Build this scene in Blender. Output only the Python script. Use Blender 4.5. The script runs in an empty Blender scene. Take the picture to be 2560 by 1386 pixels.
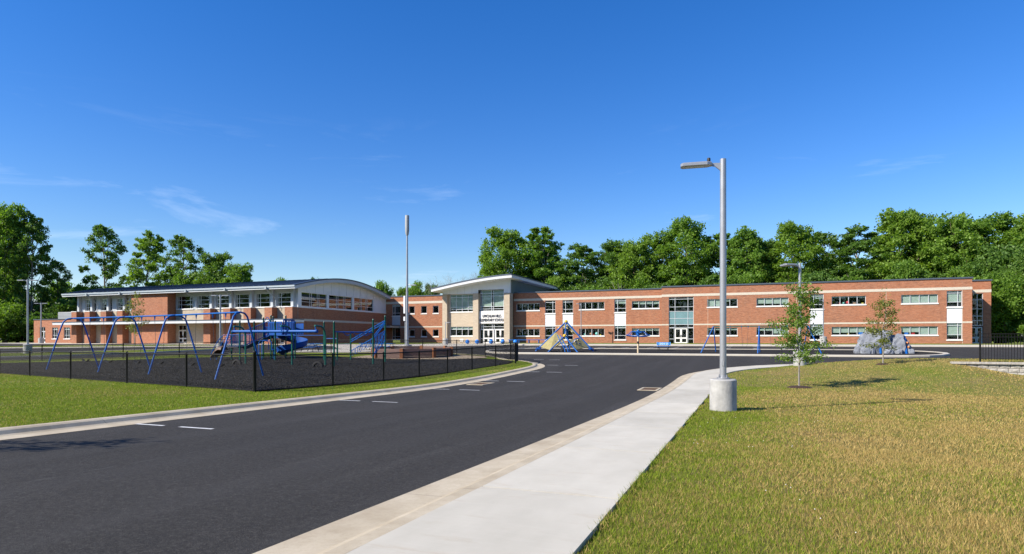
import bpy, bmesh, math, random
import numpy as np
from mathutils import Vector, Matrix
random.seed(7); RNG = np.random.default_rng(11)
SC = bpy.context.scene
COL = SC.collection
R = math.radians
# ------------------------------------------------------------------ camera, world, sun, exposure
cam = bpy.data.cameras.new('camera'); camo = bpy.data.objects.new('camera', cam); COL.objects.link(camo)
camo.location = (0, 0, 1.63); camo.rotation_euler = (R(90), 0, R(21.0))
cam.sensor_width = 36; cam.lens = 1550 / 2560 * 36; cam.shift_y = 157 / 2560
cam.clip_start = .1; cam.clip_end = 6000
SC.camera = camo
SUN_EL, SUN_AZ = R(37), R(44)          # shadows run towards +X +Y, 44 degrees off the +Y axis
w = bpy.data.worlds.new('World'); SC.world = w; w.use_nodes = True
nt = w.node_tree; nt.nodes.clear()
def wn(t, **k):
    n = nt.nodes.new(t)
    for a, b in k.items(): setattr(n, a, b)
    return n
sky = wn('ShaderNodeTexSky', sky_type='NISHITA', sun_disc=False)
sky.sun_elevation = SUN_EL; sky.sun_rotation = R(180) + SUN_AZ
sky.air_density = 1.0; sky.dust_density = 0.0; sky.ozone_density = 1.6; sky.altitude = 0
hsv = wn('ShaderNodeHueSaturation'); hsv.inputs['Saturation'].default_value = 1.3; hsv.inputs['Value'].default_value = 1.0
tc = wn('ShaderNodeTexCoord'); mp = wn('ShaderNodeMapping'); mp.inputs['Scale'].default_value = (1.6, 1.6, 9.0); mp.inputs['Rotation'].default_value = (0, 0.12, .3); mp.inputs['Location'].default_value = (7.3, 2.2, 1.1)
nz = wn('ShaderNodeTexNoise'); nz.inputs['Scale'].default_value = 2.3; nz.inputs['Detail'].default_value = 9; nz.inputs['Roughness'].default_value = .62; nz.inputs['Distortion'].default_value = .5
rp = wn('ShaderNodeValToRGB'); rp.color_ramp.elements[0].position = .585; rp.color_ramp.elements[1].position = .82
rp.color_ramp.elements[0].color = (0, 0, 0, 1); rp.color_ramp.elements[1].color = (.36, .36, .36, 1)
sx = wn('ShaderNodeSeparateXYZ')
mr = wn('ShaderNodeMapRange'); mr.inputs['From Min'].default_value = .34; mr.inputs['From Max'].default_value = .12
mr.inputs['To Min'].default_value = 0; mr.inputs['To Max'].default_value = 1
mul = wn('ShaderNodeMath', operation='MULTIPLY')
mix = wn('ShaderNodeMixRGB'); mix.inputs['Color2'].default_value = (7.6, 8.6, 10.0, 1)
bg = wn('ShaderNodeBackground'); bg.inputs['Strength'].default_value = .092
out = wn('ShaderNodeOutputWorld')
lk = nt.links.new
sep = wn('ShaderNodeSeparateColor'); com = wn('ShaderNodeCombineColor')     # deep polarised blue of a clear summer sky
def lin(a, ka, b, kb):
    m0 = wn('ShaderNodeMath', operation='MULTIPLY'); m0.inputs[1].default_value = ka; m1 = wn('ShaderNodeMath', operation='MULTIPLY_ADD'); m1.inputs[1].default_value = kb
    lk(sep.outputs[a], m0.inputs[0]); lk(sep.outputs[b], m1.inputs[0]); lk(m0.outputs[0], m1.inputs[2]); m2 = wn('ShaderNodeMath', operation='MAXIMUM'); m2.inputs[1].default_value = 0
    lk(m1.outputs[0], m2.inputs[0]); return m2.outputs[0]
lk(lin('Red', .975, 'Blue', -.076), com.inputs['Red']); lk(lin('Green', .935, 'Blue', -.0545), com.inputs['Green']); mxb = wn('ShaderNodeMath', operation='MAXIMUM'); lk(lin('Blue', 1.32, 'Red', -.74), mxb.inputs[0]); lk(sep.outputs['Blue'], mxb.inputs[1]); lk(mxb.outputs[0], com.inputs['Blue'])
for ch, src, kk in (('Red', .975, .96), ('Green', .935, 1.0)):      # the haze at the horizon stays white, never yellow
    cap = wn('ShaderNodeMath', operation='MULTIPLY'); cap.inputs[1].default_value = kk; mn_ = wn('ShaderNodeMath', operation='MINIMUM'); lk(mxb.outputs[0], cap.inputs[0]); lk(com.inputs[ch].links[0].from_socket, mn_.inputs[0]); lk(cap.outputs[0], mn_.inputs[1]); lk(mn_.outputs[0], com.inputs[ch])
lk(sky.outputs[0], hsv.inputs['Color']); lk(hsv.outputs[0], sep.inputs[0]); lk(tc.outputs['Generated'], mp.inputs[0]); lk(mp.outputs[0], nz.inputs['Vector'])
lk(nz.outputs[0], rp.inputs[0]); lk(tc.outputs['Generated'], sx.inputs[0]); lk(sx.outputs['Z'], mr.inputs['Value'])
lk(rp.outputs[0], mul.inputs[0]); lk(mr.outputs[0], mul.inputs[1]); lk(mul.outputs[0], mix.inputs['Fac'])
lk(com.outputs[0], mix.inputs['Color1']); lk(mix.outputs[0], bg.inputs['Color']); lk(bg.outputs[0], out.inputs['Surface'])
sl = bpy.data.lights.new('sun', 'SUN'); slo = bpy.data.objects.new('sun', sl); COL.objects.link(slo)
sl.energy = 5.0; sl.angle = R(.53); sl.color = (1, .925, .80)
sdir = Vector((math.sin(SUN_AZ) * math.cos(SUN_EL), math.cos(SUN_AZ) * math.cos(SUN_EL), -math.sin(SUN_EL)))
slo.rotation_euler = sdir.to_track_quat('-Z', 'Y').to_euler(); slo.location = (-40, -40, 60)
vs = SC.view_settings; vs.view_transform = 'Standard'; vs.look = 'None'; vs.gamma = 1; vs.exposure = .75; vs.use_curve_mapping = False
SC.cycles.use_denoising = True; SC.cycles.max_bounces = 6; SC.cycles.transparent_max_bounces = 12
SC.cycles.caustics_reflective = False; SC.cycles.caustics_refractive = False
# ------------------------------------------------------------------ terrain heights
def S(t):
    t = np.clip(t, 0, 1); return t * t * (3 - 2 * t)
def zt(X, Y):
    """height of the paving: the drive falls to the storm drains, then climbs to the school"""
    X = np.asarray(X, float); Y = np.asarray(Y, float)
    t1 = np.clip((Y - 20) / 12, 0, 1); t2 = np.clip((Y - 76) / 12, 0, 1)
    z = np.where(Y < 20, -.018 * np.maximum(Y, -60), np.where(Y < 32, -.36 + 12 * (-.018 * t1 + .0225 * t1 * t1),
        np.where(Y < 76, -.306 + .027 * (Y - 32), .882 + 12 * (.027 * t2 - .0135 * t2 * t2))))
    return z + .27 * S((Y - 45) / 23) * S((-X - 38) / 15) * (1 - S((Y - 70) / 14))
def zlawn(X, Y):
    """right-hand lawn: a low mound that the block wall retains"""
    X = np.asarray(X, float); Y = np.asarray(Y, float)
    b = .55 * S((Y - 26) / 12) * S((X - 0) / 9.5)
    front = 1 - S((X - 9.2) / 3.4)
    b = np.where(Y < 37.0, b * front, b)
    b = b * (1 - .75 * S((Y - 41) / 3))
    return zt(X, Y) + .085 + b
Z = lambda x, y: float(zt(x, y))
# ------------------------------------------------------------------ materials
MAT = {}
def mat(name, col, rough=.6, metal=0, noise=0, nscale=5, bump=0, bscale=40, col2=None, spec=.5, trans=0, coat=0):
    if name in MAT: return MAT[name]
    m = bpy.data.materials.new(name); m.use_nodes = True; t = m.node_tree; p = t.nodes['Principled BSDF']
    p.inputs['Base Color'].default_value = (*col, 1); p.inputs['Roughness'].default_value = rough; p.inputs['Metallic'].default_value = metal
    p.inputs['Specular IOR Level'].default_value = spec; p.inputs['Coat Weight'].default_value = coat
    tc = t.nodes.new('ShaderNodeTexCoord')
    if noise:
        n = t.nodes.new('ShaderNodeTexNoise'); n.inputs['Scale'].default_value = nscale; n.inputs['Detail'].default_value = 6
        n.inputs['Roughness'].default_value = .65
        r = t.nodes.new('ShaderNodeValToRGB'); c2 = col2 or tuple(max(0, c * (1 - noise)) for c in col); c1 = tuple(min(1, c * (1 + noise * .6)) for c in col)
        r.color_ramp.elements[0].position = .3; r.color_ramp.elements[1].position = .7
        r.color_ramp.elements[0].color = (*c2, 1); r.color_ramp.elements[1].color = (*c1, 1)
        t.links.new(tc.outputs['Object'], n.inputs['Vector']); t.links.new(n.outputs[0], r.inputs[0]); t.links.new(r.outputs[0], p.inputs['Base Color'])
    if bump:
        b = t.nodes.new('ShaderNodeTexNoise'); b.inputs['Scale'].default_value = bscale; b.inputs['Detail'].default_value = 4
        bp = t.nodes.new('ShaderNodeBump'); bp.inputs['Strength'].default_value = bump; bp.inputs['Distance'].default_value = .02
        t.links.new(tc.outputs['Object'], b.inputs['Vector']); t.links.new(b.outputs[0], bp.inputs['Height']); t.links.new(bp.outputs[0], p.inputs['Normal'])
    MAT[name] = m; return m
class NG:
    """small node-graph helper"""
    def __init__(s, name):
        s.m = bpy.data.materials.new(name); s.m.use_nodes = True; s.t = s.m.node_tree; s.p = s.t.nodes['Principled BSDF']; s.o = s.t.nodes['Material Output']; MAT[name] = s.m
        s.tc = s.n('ShaderNodeTexCoord')
    def n(s, t, ins=None, **k):
        x = s.t.nodes.new(t)
        for a, b in k.items(): setattr(x, a, b)
        for a, b in (ins or {}).items():
            if hasattr(b, 'is_output'): s.t.links.new(b, x.inputs[a])
            else: x.inputs[a].default_value = b
        return x
    def link(s, a, b): s.t.links.new(a, b)
    def noise(s, scale, detail=5, rough=.6, vec=None, dist=0):
        return s.n('ShaderNodeTexNoise', {'Scale': scale, 'Detail': detail, 'Roughness': rough, 'Distortion': dist, 'Vector': vec or s.tc.outputs['Object']}).outputs[0]
    def map(s, scale=(1, 1, 1), rot=(0, 0, 0), loc=(0, 0, 0)):
        return s.n('ShaderNodeMapping', {'Vector': s.tc.outputs['Object'], 'Scale': scale, 'Rotation': rot, 'Location': loc}).outputs[0]
    def ramp(s, v, stops):
        r = s.n('ShaderNodeValToRGB', {'Fac': v}); e = r.color_ramp.elements
        while len(e) < len(stops): e.new(.5)
        for i, (p, c) in enumerate(stops): e[i].position = p; e[i].color = (*c, 1) if len(c) == 3 else c
        return r.outputs[0]
    def mix(s, f, a, b, bt='MIX'):
        ins = {'Fac': f}
        x = s.n('ShaderNodeMixRGB', ins, blend_type=bt)
        for k, v in (('Color1', a), ('Color2', b)):
            if hasattr(v, 'is_output'): s.link(v, x.inputs[k])
            else: x.inputs[k].default_value = (*v, 1)
        return x.outputs[0]
    def bump(s, h, strength, dist=.02):
        b = s.n('ShaderNodeBump', {'Height': h, 'Strength': strength, 'Distance': dist}); s.link(b.outputs[0], s.p.inputs['Normal'])
BW = lambda a: (a, a, a)
# asphalt
g = NG('asphalt')
c = g.ramp(g.noise(.35, 6, .6, g.map((1, .18, 1))), [(.3, (.0190, .0180, .0172)), (.7, (.0300, .0285, .0272))])
c = g.mix(g.ramp(g.noise(55, 3), [(.45, BW(0)), (.75, BW(1))]), c, (.056, .054, .051))
c = g.mix(g.ramp(g.noise(1.1, 8, .7, g.map((1.2, .10, 1), (0, 0, .06))), [(.55, BW(0)), (.75, BW(.38))]), c, (.072, .071, .071))
c = g.mix(1.0, c, g.ramp(g.noise(17, 6, .8), [(.36, (.62, .60, .56)), (.5, (.95, .92, .86)), (.64, (1.5, 1.45, 1.36))]), 'MULTIPLY')
sx_ = g.n('ShaderNodeSeparateXYZ', {'Vector': g.tc.outputs['Object']})
trk = g.n('ShaderNodeMath', {0: g.n('ShaderNodeMath', {0: sx_.outputs['X'], 1: 3.05}, operation='MULTIPLY').outputs[0]}, operation='SINE')
c = g.mix(g.ramp(trk.outputs[0], [(.3, BW(0)), (1, BW(.22))]), c, (.050, .048, .046))
wob = g.n('ShaderNodeMath', {0: g.noise(1.3, 4), 1: .22, 2: 8.05}, operation='MULTIPLY_ADD'); ab = g.n('ShaderNodeMath', {0: g.n('ShaderNodeMath', {0: sx_.outputs['X'], 1: wob.outputs[0]}, operation='ADD').outputs[0]}, operation='ABSOLUTE')
sm_ = g.mix(g.ramp(g.noise(2.2, 6, .7), [(.40, BW(0)), (.60, BW(.75))]), (0, 0, 0), g.ramp(ab.outputs[0], [(.0, BW(1)), (.05, BW(0))]))
c = g.mix(sm_, c, (.060, .058, .055))
c = g.mix(g.ramp(g.noise(.9, 5, .7), [(.62, BW(0)), (.72, BW(.5))]), c, (.012, .0115, .011))
c = g.mix(g.ramp(g.noise(210, 2), [(.60, BW(0)), (.68, BW(.6))]), c, (.15, .145, .14))
g.link(c, g.p.inputs['Base Color']); g.p.inputs['Roughness'].default_value = .9; g.p.inputs['Specular IOR Level'].default_value = .22; g.bump(g.noise(90, 4), .7, .015)
# concretes
g = NG('walk_concrete')
c = g.ramp(g.noise(1.2, 7, .6, g.map((1, .5, 1))), [(.3, (.450, .422, .350)), (.65, (.550, .518, .438))])
c = g.mix(g.ramp(g.noise(2.6, 6, .7, g.map((.5, 1.6, 1), (0, 0, .4))), [(.56, BW(0)), (.74, BW(.5))]), c, (.42, .34, .24))
c = g.mix(g.ramp(g.noise(9, 5, .6, g.map((.25, 4, 1))), [(.5, BW(0)), (.8, BW(.25))]), c, (.59, .565, .505))
c = g.mix(1.0, c, g.ramp(g.n('ShaderNodeObjectInfo').outputs['Random'], [(0, (.85, .845, .83)), (1, (1.0, .995, .985))]), 'MULTIPLY')
g.link(c, g.p.inputs['Base Color']); g.p.inputs['Roughness'].default_value = .85; g.bump(g.noise(160, 3), .3, .008)
g = NG('kerb_concrete')
c = g.ramp(g.noise(1.6, 7, .65), [(.3, (.345, .285, .195)), (.68, (.485, .420, .310))])
c = g.mix(g.ramp(g.noise(24, 5, .7), [(.5, BW(0)), (.75, BW(.4))]), c, (.28, .22, .145))
sy_ = g.n('ShaderNodeSeparateXYZ', {'Vector': g.tc.outputs['Object']}); fr_ = g.n('ShaderNodeMath', {0: g.n('ShaderNodeMath', {0: sy_.outputs['Y'], 1: .328}, operation='MULTIPLY').outputs[0]}, operation='FRACT')
c = g.mix(g.ramp(fr_.outputs[0], [(.0, BW(.75)), (.006, BW(0))]), c, (.10, .085, .065))
g.link(c, g.p.inputs['Base Color']); g.p.inputs['Roughness'].default_value = .9; g.bump(g.noise(120, 4), .35, .01)
mat('pale_concrete', (.47, .43, .36), .85, noise=.12, nscale=.6)
mat('base_concrete', (.37, .365, .35), .8, noise=.30, nscale=3.2, bump=.35, bscale=18)
mat('paint', (.60, .60, .59), .7, noise=.35, nscale=16)
g = NG('mulch')
c = g.ramp(g.noise(8, 4, .75), [(.42, (.008, .0078, .0075)), (.52, (.022, .021, .020)), (.62, (.062, .058, .053))])
c = g.mix(g.ramp(g.noise(.7, 5), [(.4, BW(0)), (.75, BW(.4))]), c, (.042, .038, .033))
g.link(c, g.p.inputs['Base Color']); g.p.inputs['Roughness'].default_value = .95; g.p.inputs['Specular IOR Level'].default_value = .15; g.bump(g.noise(14, 4, .7), 1, .05)
g = NG('chip'); c = g.ramp(g.n('ShaderNodeNewGeometry').outputs['Random Per Island'], [(0, (.008, .008, .008)), (.7, (.030, .029, .027)), (1, (.085, .078, .070))]); g.link(c, g.p.inputs['Base Color']); g.p.inputs['Roughness'].default_value = .9; g.p.inputs['Specular IOR Level'].default_value = .2
mat('dirt', (.33, .26, .17), .95, noise=.3, nscale=3, bump=.5, bscale=30)
mat('bark_mulch', (.045, .022, .014), .95, noise=.6, nscale=30, bump=1, bscale=40)
# grass ground
def grass_mat(name, dry):
    g = NG(name)
    gr = g.ramp(g.noise(5, 6, .7), [(.3, (.100, .150, .012)), (.7, (.235, .295, .034))])
    tn = g.ramp(g.noise(7, 6, .7), [(.3, (.19, .146, .052)), (.7, (.39, .305, .126))])
    f = g.ramp(g.noise(.22, 6, .6), [(.5 - dry * .3, BW(0)), (.80 - dry * .3, BW(1))])
    c = g.mix(f, gr, tn)
    c = g.mix(g.ramp(g.noise(24, 4, .7), [(.36, BW(.6)), (.58, BW(0))]), c, (.042, .055, .011))  # dark flecks: shade in the gaps between blades, put into the ground colour
    g.link(c, g.p.inputs['Base Color']); g.p.inputs['Roughness'].default_value = .95; g.p.inputs['Specular IOR Level'].default_value = .1
    g.bump(g.noise(30, 5, .75), 1, .06); return g.m
grass_mat('dry_grass', .62); grass_mat('green_grass', .05); grass_mat('field_grass', .15)
def brick_mat(name, c1, c2, mortar, bw=.21, bh=.072, ms=.012, var=.5):
    g = NG(name)
    mpn = g.n('ShaderNodeSeparateXYZ', {'Vector': g.tc.outputs['Object']})
    add = g.n('ShaderNodeMath', {0: mpn.outputs['X'], 1: mpn.outputs['Y']}, operation='ADD')
    cv = g.n('ShaderNodeCombineXYZ', {'X': add.outputs[0], 'Y': mpn.outputs['Z']})
    b = g.n('ShaderNodeTexBrick', {'Vector': cv.outputs[0], 'Scale': 1.0, 'Mortar Size': ms, 'Mortar Smooth': .2, 'Brick Width': bw, 'Row Height': bh, 'Bias': 0})
    b.inputs['Color1'].default_value = (*c1, 1); b.inputs['Color2'].default_value = (*c2, 1); b.inputs['Mortar'].default_value = (*mortar, 1)
    n = g.noise(1, 4, .7, g.n('ShaderNodeMapping', {'Vector': cv.outputs[0], 'Scale': (1.7, 6, 1)}).outputs[0])
    c = g.mix(g.ramp(n, [(.45, BW(0)), (.68, BW(var))]), b.outputs['Color'], tuple(x * .38 for x in c2))
    c = g.mix(g.ramp(g.noise(.25, 4), [(.35, BW(.0)), (.7, BW(.25))]), c, tuple(min(1, x * 1.25) for x in c1))
    c = g.mix(g.ramp(g.noise(1, 5, .7, g.n('ShaderNodeMapping', {'Vector': cv.outputs[0], 'Scale': (1.1, .12, 1)}).outputs[0]), [(.52, BW(0)), (.8, BW(.30))]), c, tuple(x * .55 for x in c2))
    g.link(c, g.p.inputs['Base Color']); g.p.inputs['Roughness'].default_value = .88; g.bump(b.outputs['Fac'], -.3, .01); return g.m
brick_mat('red_brick', (.405, .125, .048), (.25, .070, .029), (.36, .25, .175))
brick_mat('tan_block', (.47, .39, .29), (.395, .32, .235), (.43, .36, .28), .41, .103, .012, .18)
mat('stone_band', (.56, .50, .41), .85, noise=.15, nscale=6)
mat('white_sill', (.76, .74, .70), .7, noise=.1, nscale=4)
mat('white_panel', (.70, .72, .75), .45, noise=.06, nscale=.8)
mat('grey_panel', (.44, .47, .50), .45, noise=.08, nscale=.6)
mat('dark_panel', (.10, .13, .15), .5, noise=.15, nscale=.6)
mat('soffit', (.62, .64, .66), .6)
mat('fascia', (.60, .61, .62), .45, noise=.05, nscale=1)
mat('roof_metal', (.060, .072, .095), .38, metal=.55, noise=.15, nscale=.5)
mat('cap_metal', (.10, .12, .15), .4, metal=.4)
mat('roof_grey', (.33, .34, .35), .6, noise=.12, nscale=1)
mat('alu', (.72, .73, .74), .35, metal=.3)
mat('alu_grey', (.42, .46, .48), .4, metal=.3)
mat('galv', (.36, .37, .39), .38, metal=.45, noise=.12, nscale=3)
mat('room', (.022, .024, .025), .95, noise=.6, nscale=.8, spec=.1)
mat('blind', (.40, .47, .42), .9, spec=.1)
mat('teal_panel', (.16, .27, .29), .15, noise=.1, nscale=1)
mat('lens', (.55, .52, .40), .3)
mat('black_metal', (.010, .010, .010), .6, spec=.2)
mat('black_plastic', (.015, .015, .017), .6)
mat('rubber', (.018, .018, .019), .75, noise=.3, nscale=12)
mat('blue', (.002, .098, .37), .5, noise=.22, nscale=3, spec=.3)
mat('blue_plastic', (.002, .060, .27), .6, spec=.3, noise=.12, nscale=2)
mat('ball_blue', (.01, .19, .66), .4)
mat('sky_blue', (.10, .36, .74), .45)
mat('green_post', (.010, .115, .085), .4, noise=.15, nscale=2)
mat('chain', (.10, .11, .12), .4, metal=.6)
mat('yellow', (.72, .42, .015), .4)
mat('orange', (.65, .20, .03), .5)
mat('tan_plastic', (.29, .245, .10), .6, noise=.22, nscale=3)
mat('rock', (.20, .215, .245), .85, noise=.35, nscale=2.5, bump=.6, bscale=6)
mat('wood_post', (.20, .072, .026), .75, noise=.3, nscale=5)
mat('plank', (.115, .066, .056), .6, noise=.2, nscale=3)
mat('brown_plastic', (.10, .05, .025), .6, noise=.3, nscale=6)
mat('wood_pole', (.60, .47, .30), .7, noise=.2, nscale=6)
mat('rust_grate', (.10, .055, .03), .8, noise=.4, nscale=20)
mat('block', (.40, .37, .33), .9, noise=.3, nscale=6, bump=1, bscale=12)
mat('bark', (.15, .115, .085), .9, noise=.4, nscale=3, bump=.6, bscale=12)
mat('grey_bark', (.26, .235, .20), .9, noise=.4, nscale=2, bump=.6, bscale=12)
mat('clover', (.75, .72, .68), .8)
mat('white_text', (.75, .80, .85), .5)
mat('letter', (.035, .035, .04), .4)
for nm, cc in (('toy_red', (.5, .03, .04)), ('toy_aqua', (.2, .55, .5)), ('toy_yellow', (.7, .55, .05)), ('toy_blue', (.03, .18, .6)), ('toy_brown', (.4, .2, .1))): mat(nm, cc, .5)
# glass: clear, darkish, with real reflection
g = NG('glass')
g.t.nodes.remove(g.p)
tr = g.n('ShaderNodeBsdfTransparent', {'Color': (.90, .93, .92, 1)}); gl = g.n('ShaderNodeBsdfGlossy', {'Color': (.9, .95, 1, 1), 'Roughness': .015})
lw = g.n('ShaderNodeLayerWeight', {'Blend': .5}); pw = g.n('ShaderNodeMath', {0: lw.outputs['Facing'], 1: 4.5}, operation='POWER'); fr = g.n('ShaderNodeMath', {0: pw.outputs[0], 1: .9, 2: .035}, operation='MULTIPLY_ADD'); ms = g.n('ShaderNodeMixShader', {0: fr.outputs[0], 1: tr.outputs[0], 2: gl.outputs[0]})
g.link(ms.outputs[0], g.o.inputs['Surface'])
g = NG('gym_glass'); g.t.nodes.remove(g.p)
tr = g.n('ShaderNodeBsdfTransparent', {'Color': (.72, .76, .78, 1)}); gl = g.n('ShaderNodeBsdfGlossy', {'Color': (.9, .95, 1, 1), 'Roughness': .01})
lw = g.n('ShaderNodeLayerWeight', {'Blend': .5}); pw = g.n('ShaderNodeMath', {0: lw.outputs['Facing'], 1: 4.5}, operation='POWER'); fr = g.n('ShaderNodeMath', {0: pw.outputs[0], 1: .9, 2: .10}, operation='MULTIPLY_ADD'); ms = g.n('ShaderNodeMixShader', {0: fr.outputs[0], 1: tr.outputs[0], 2: gl.outputs[0]})
g.link(ms.outputs[0], g.o.inputs['Surface'])
def leaf_mat(name, c1, c2, tl=.35):
    g = NG(name); g.t.nodes.remove(g.p)
    geo = g.n('ShaderNodeNewGeometry'); oi = g.n('ShaderNodeObjectInfo')
    c = g.ramp(geo.outputs['Random Per Island'], [(0, c1), (1, c2)])
    c = g.mix(g.ramp(oi.outputs['Random'], [(0, BW(.0)), (1, BW(.4))]), c, (c2[0] * 1.05, c2[1] * .95, c2[2] * .7))
    d = g.n('ShaderNodeBsdfPrincipled', {'Base Color': c, 'Roughness': .55, 'Specular IOR Level': .35})
    t = g.n('ShaderNodeBsdfTranslucent', {'Color': g.mix(1.0, c, (1.4, 1.5, .5), 'MULTIPLY')})
    m = g.n('ShaderNodeMixShader', {0: tl, 1: d.outputs[0], 2: t.outputs[0]}); g.link(m.outputs[0], g.o.inputs['Surface'])
leaf_mat('leaf', (.070, .155, .020), (.200, .325, .050), .47)
leaf_mat('leaf_light', (.078, .172, .022), (.215, .340, .056), .47)
leaf_mat('leaf_dark', (.050, .120, .022), (.140, .245, .046), .45)
leaf_mat('leaf_young', (.050, .120, .014), (.165, .265, .036), .38)
leaf_mat('leaf_olive', (.075, .105, .018), (.20, .22, .045), .36)
# grass blades: colour carried per blade
g = NG('blade'); g.t.nodes.remove(g.p)
at = g.n('ShaderNodeAttribute', attribute_name='Col')
d = g.n('ShaderNodeBsdfDiffuse', {'Color': at.outputs['Color']}); t = g.n('ShaderNodeBsdfTranslucent', {'Color': at.outputs['Color']})
m = g.n('ShaderNodeMixShader', {0: .35, 1: d.outputs[0], 2: t.outputs[0]}); g.link(m.outputs[0], g.o.inputs['Surface'])
# ------------------------------------------------------------------ mesh helpers
ORG = {}
class MB:
    def __init__(s): s.v = []; s.f = []; s.smooth = False
    def add(s, vs, fs):
        o = len(s.v); s.v += [tuple(p) for p in vs]; s.f += [tuple(i + o for i in f) for f in fs]; return s
    def quad(s, *p): return s.add(p, [tuple(range(len(p)))])
    def box(s, x0, y0, z0, x1, y1, z1):
        v = [(x0, y0, z0), (x1, y0, z0), (x1, y1, z0), (x0, y1, z0), (x0, y0, z1), (x1, y0, z1), (x1, y1, z1), (x0, y1, z1)]
        return s.add(v, [(3, 2, 1, 0), (4, 5, 6, 7), (0, 1, 5, 4), (1, 2, 6, 5), (2, 3, 7, 6), (3, 0, 4, 7)])
    def bbox(s, x0, y0, z0, x1, y1, z1, b=.02):
        """box with chamfered top and vertical edges"""
        pr = lambda d, z: [(x0 + d, y0, z), (x1 - d, y0, z), (x1, y0 + d, z), (x1, y1 - d, z), (x1 - d, y1, z), (x0 + d, y1, z), (x0, y1 - d, z), (x0, y0 + d, z)]
        i = lambda z: [(x0 + 2 * b, y0 + b, z), (x1 - 2 * b, y0 + b, z), (x1 - b, y0 + 2 * b, z), (x1 - b, y1 - 2 * b, z), (x1 - 2 * b, y1 - b, z), (x0 + 2 * b, y1 - b, z), (x0 + b, y1 - 2 * b, z), (x0 + b, y0 + 2 * b, z)]
        v = pr(b, z0) + pr(b, z1 - b) + i(z1); f = [tuple(range(7, -1, -1)), tuple(range(16, 24))]
        for r in (0, 8):
            for k in range(8): f.append((r + k, r + (k + 1) % 8, r + 8 + (k + 1) % 8, r + 8 + k))
        return s.add(v, f)
    def obox(s, c, sx, sy, sz, ang=0, tilt=None):
        o = len(s.v); s.box(-sx / 2, -sy / 2, -sz / 2, sx / 2, sy / 2, sz / 2)
        M = Matrix.Translation(c) @ (tilt if tilt else Matrix.Rotation(ang, 4, 'Z'))
        s.v[o:] = [tuple(M @ Vector(p)) for p in s.v[o:]]; return s
    def beam(s, a, b, wd, ht):
        """rectangular bar from a to b"""
        a, b = Vector(a), Vector(b); d = b - a; q = d.to_track_quat('X', 'Z').to_matrix().to_4x4()
        return s.obox((a + b) / 2, d.length, wd, ht, tilt=q)
    def tube(s, pts, r, n=8, close=False):
        pts = [Vector(p) for p in pts]; N = len(pts); rs = r if isinstance(r, (list, tuple)) else [r] * N
        o = len(s.v); vs = []; up = None
        for i, p in enumerate(pts):
            if close: d = pts[(i + 1) % N] - pts[i - 1]
            else: d = pts[min(i + 1, N - 1)] - pts[max(i - 1, 0)]
            d.normalize()
            if up is None:
                up = Vector((0, 0, 1)) if abs(d.z) < .9 else Vector((1, 0, 0))
            a = d.cross(up); a.normalize(); b = a.cross(d); up = b
            for k in range(n):
                t = 2 * math.pi * k / n; vs.append(p + (a * math.cos(t) + b * math.sin(t)) * rs[i])
        fs = []
        for i in range(N if close else N - 1):
            j = (i + 1) % N
            for k in range(n): fs.append((i * n + k, i * n + (k + 1) % n, j * n + (k + 1) % n, j * n + k))
        if not close: fs += [tuple(range(n - 1, -1, -1)), tuple((N - 1) * n + k for k in range(n))]
        s.smooth = True
        return s.add(vs, fs)
    def lathe(s, c, prof, n=20, cap=True):
        vs = []; fs = []
        for r, z in prof:
            for k in range(n): t = 2 * math.pi * k / n; vs.append((c[0] + r * math.cos(t), c[1] + r * math.sin(t), c[2] + z))
        for i in range(len(prof) - 1):
            for k in range(n): fs.append((i * n + k, i * n + (k + 1) % n, (i + 1) * n + (k + 1) % n, (i + 1) * n + k))
        if cap: fs += [tuple(range(n - 1, -1, -1)), tuple((len(prof) - 1) * n + k for k in range(n))]
        s.smooth = True; return s.add(vs, fs)
    def ball(s, c, r, n=12, sz=1):
        m = n // 2; prof = [(max(r * math.sin(math.pi * i / m), .001), -r * sz * math.cos(math.pi * i / m)) for i in range(m + 1)]
        return s.lathe(c, prof, n)
    def prism(s, poly, depth):
        """poly: 3-D points of a planar outline; depth: extrusion vector"""
        d = Vector(depth); n = len(poly); v = [Vector(p) for p in poly]; v += [p + d for p in v[:n]]
        f = [tuple(range(n)), tuple(range(2 * n - 1, n - 1, -1))] + [(k, k + n, (k + 1) % n + n, (k + 1) % n) for k in range(n)]
        return s.add(v, f)
def link(name, data, parent=None):
    o = bpy.data.objects.new(name, data); COL.objects.link(o)
    if parent is not None: o.parent = parent
    return o
def obj(name, mb, m, parent=None, loc=(0, 0, 0)):
    """one mesh object; a child's mesh is stored relative to its thing's base"""
    root = parent
    while root is not None and root.parent is not None: root = root.parent
    off = ORG.get(root.name, (0, 0, 0)) if root is not None else loc
    me = bpy.data.meshes.new(name)
    me.from_pydata([(p[0] - off[0], p[1] - off[1], p[2] - off[2]) for p in mb.v], [], mb.f)
    bm = bmesh.new(); bm.from_mesh(me); bmesh.ops.recalc_face_normals(bm, faces=bm.faces); bm.to_mesh(me); bm.free()
    if mb.smooth:
        for p in me.polygons: p.use_smooth = True
        try: me.set_sharp_from_angle(angle=R(40))
        except Exception: pass
    me.materials.append(MAT[m] if isinstance(m, str) else m); me.update()
    o = link(name, me, parent)
    if parent is None: o.location = loc
    return o
def tag(o, label=None, cat=None, group=None, kind=None):
    if label: o['label'] = label
    if cat: o['category'] = cat
    if group: o['group'] = group
    if kind: o['kind'] = kind
    return o
def thing(name, loc, label, cat, group=None, rz=0):
    o = link(name, None); o.location = loc; o.rotation_euler = (0, 0, rz); ORG[o.name] = (0, 0, 0)
    tag(o, label, cat, group); return o
def wthing(name, loc, label, cat, group=None):
    """a thing whose parts are given in world coordinates"""
    o = thing(name, loc, label, cat, group); ORG[o.name] = tuple(loc); return o
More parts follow.
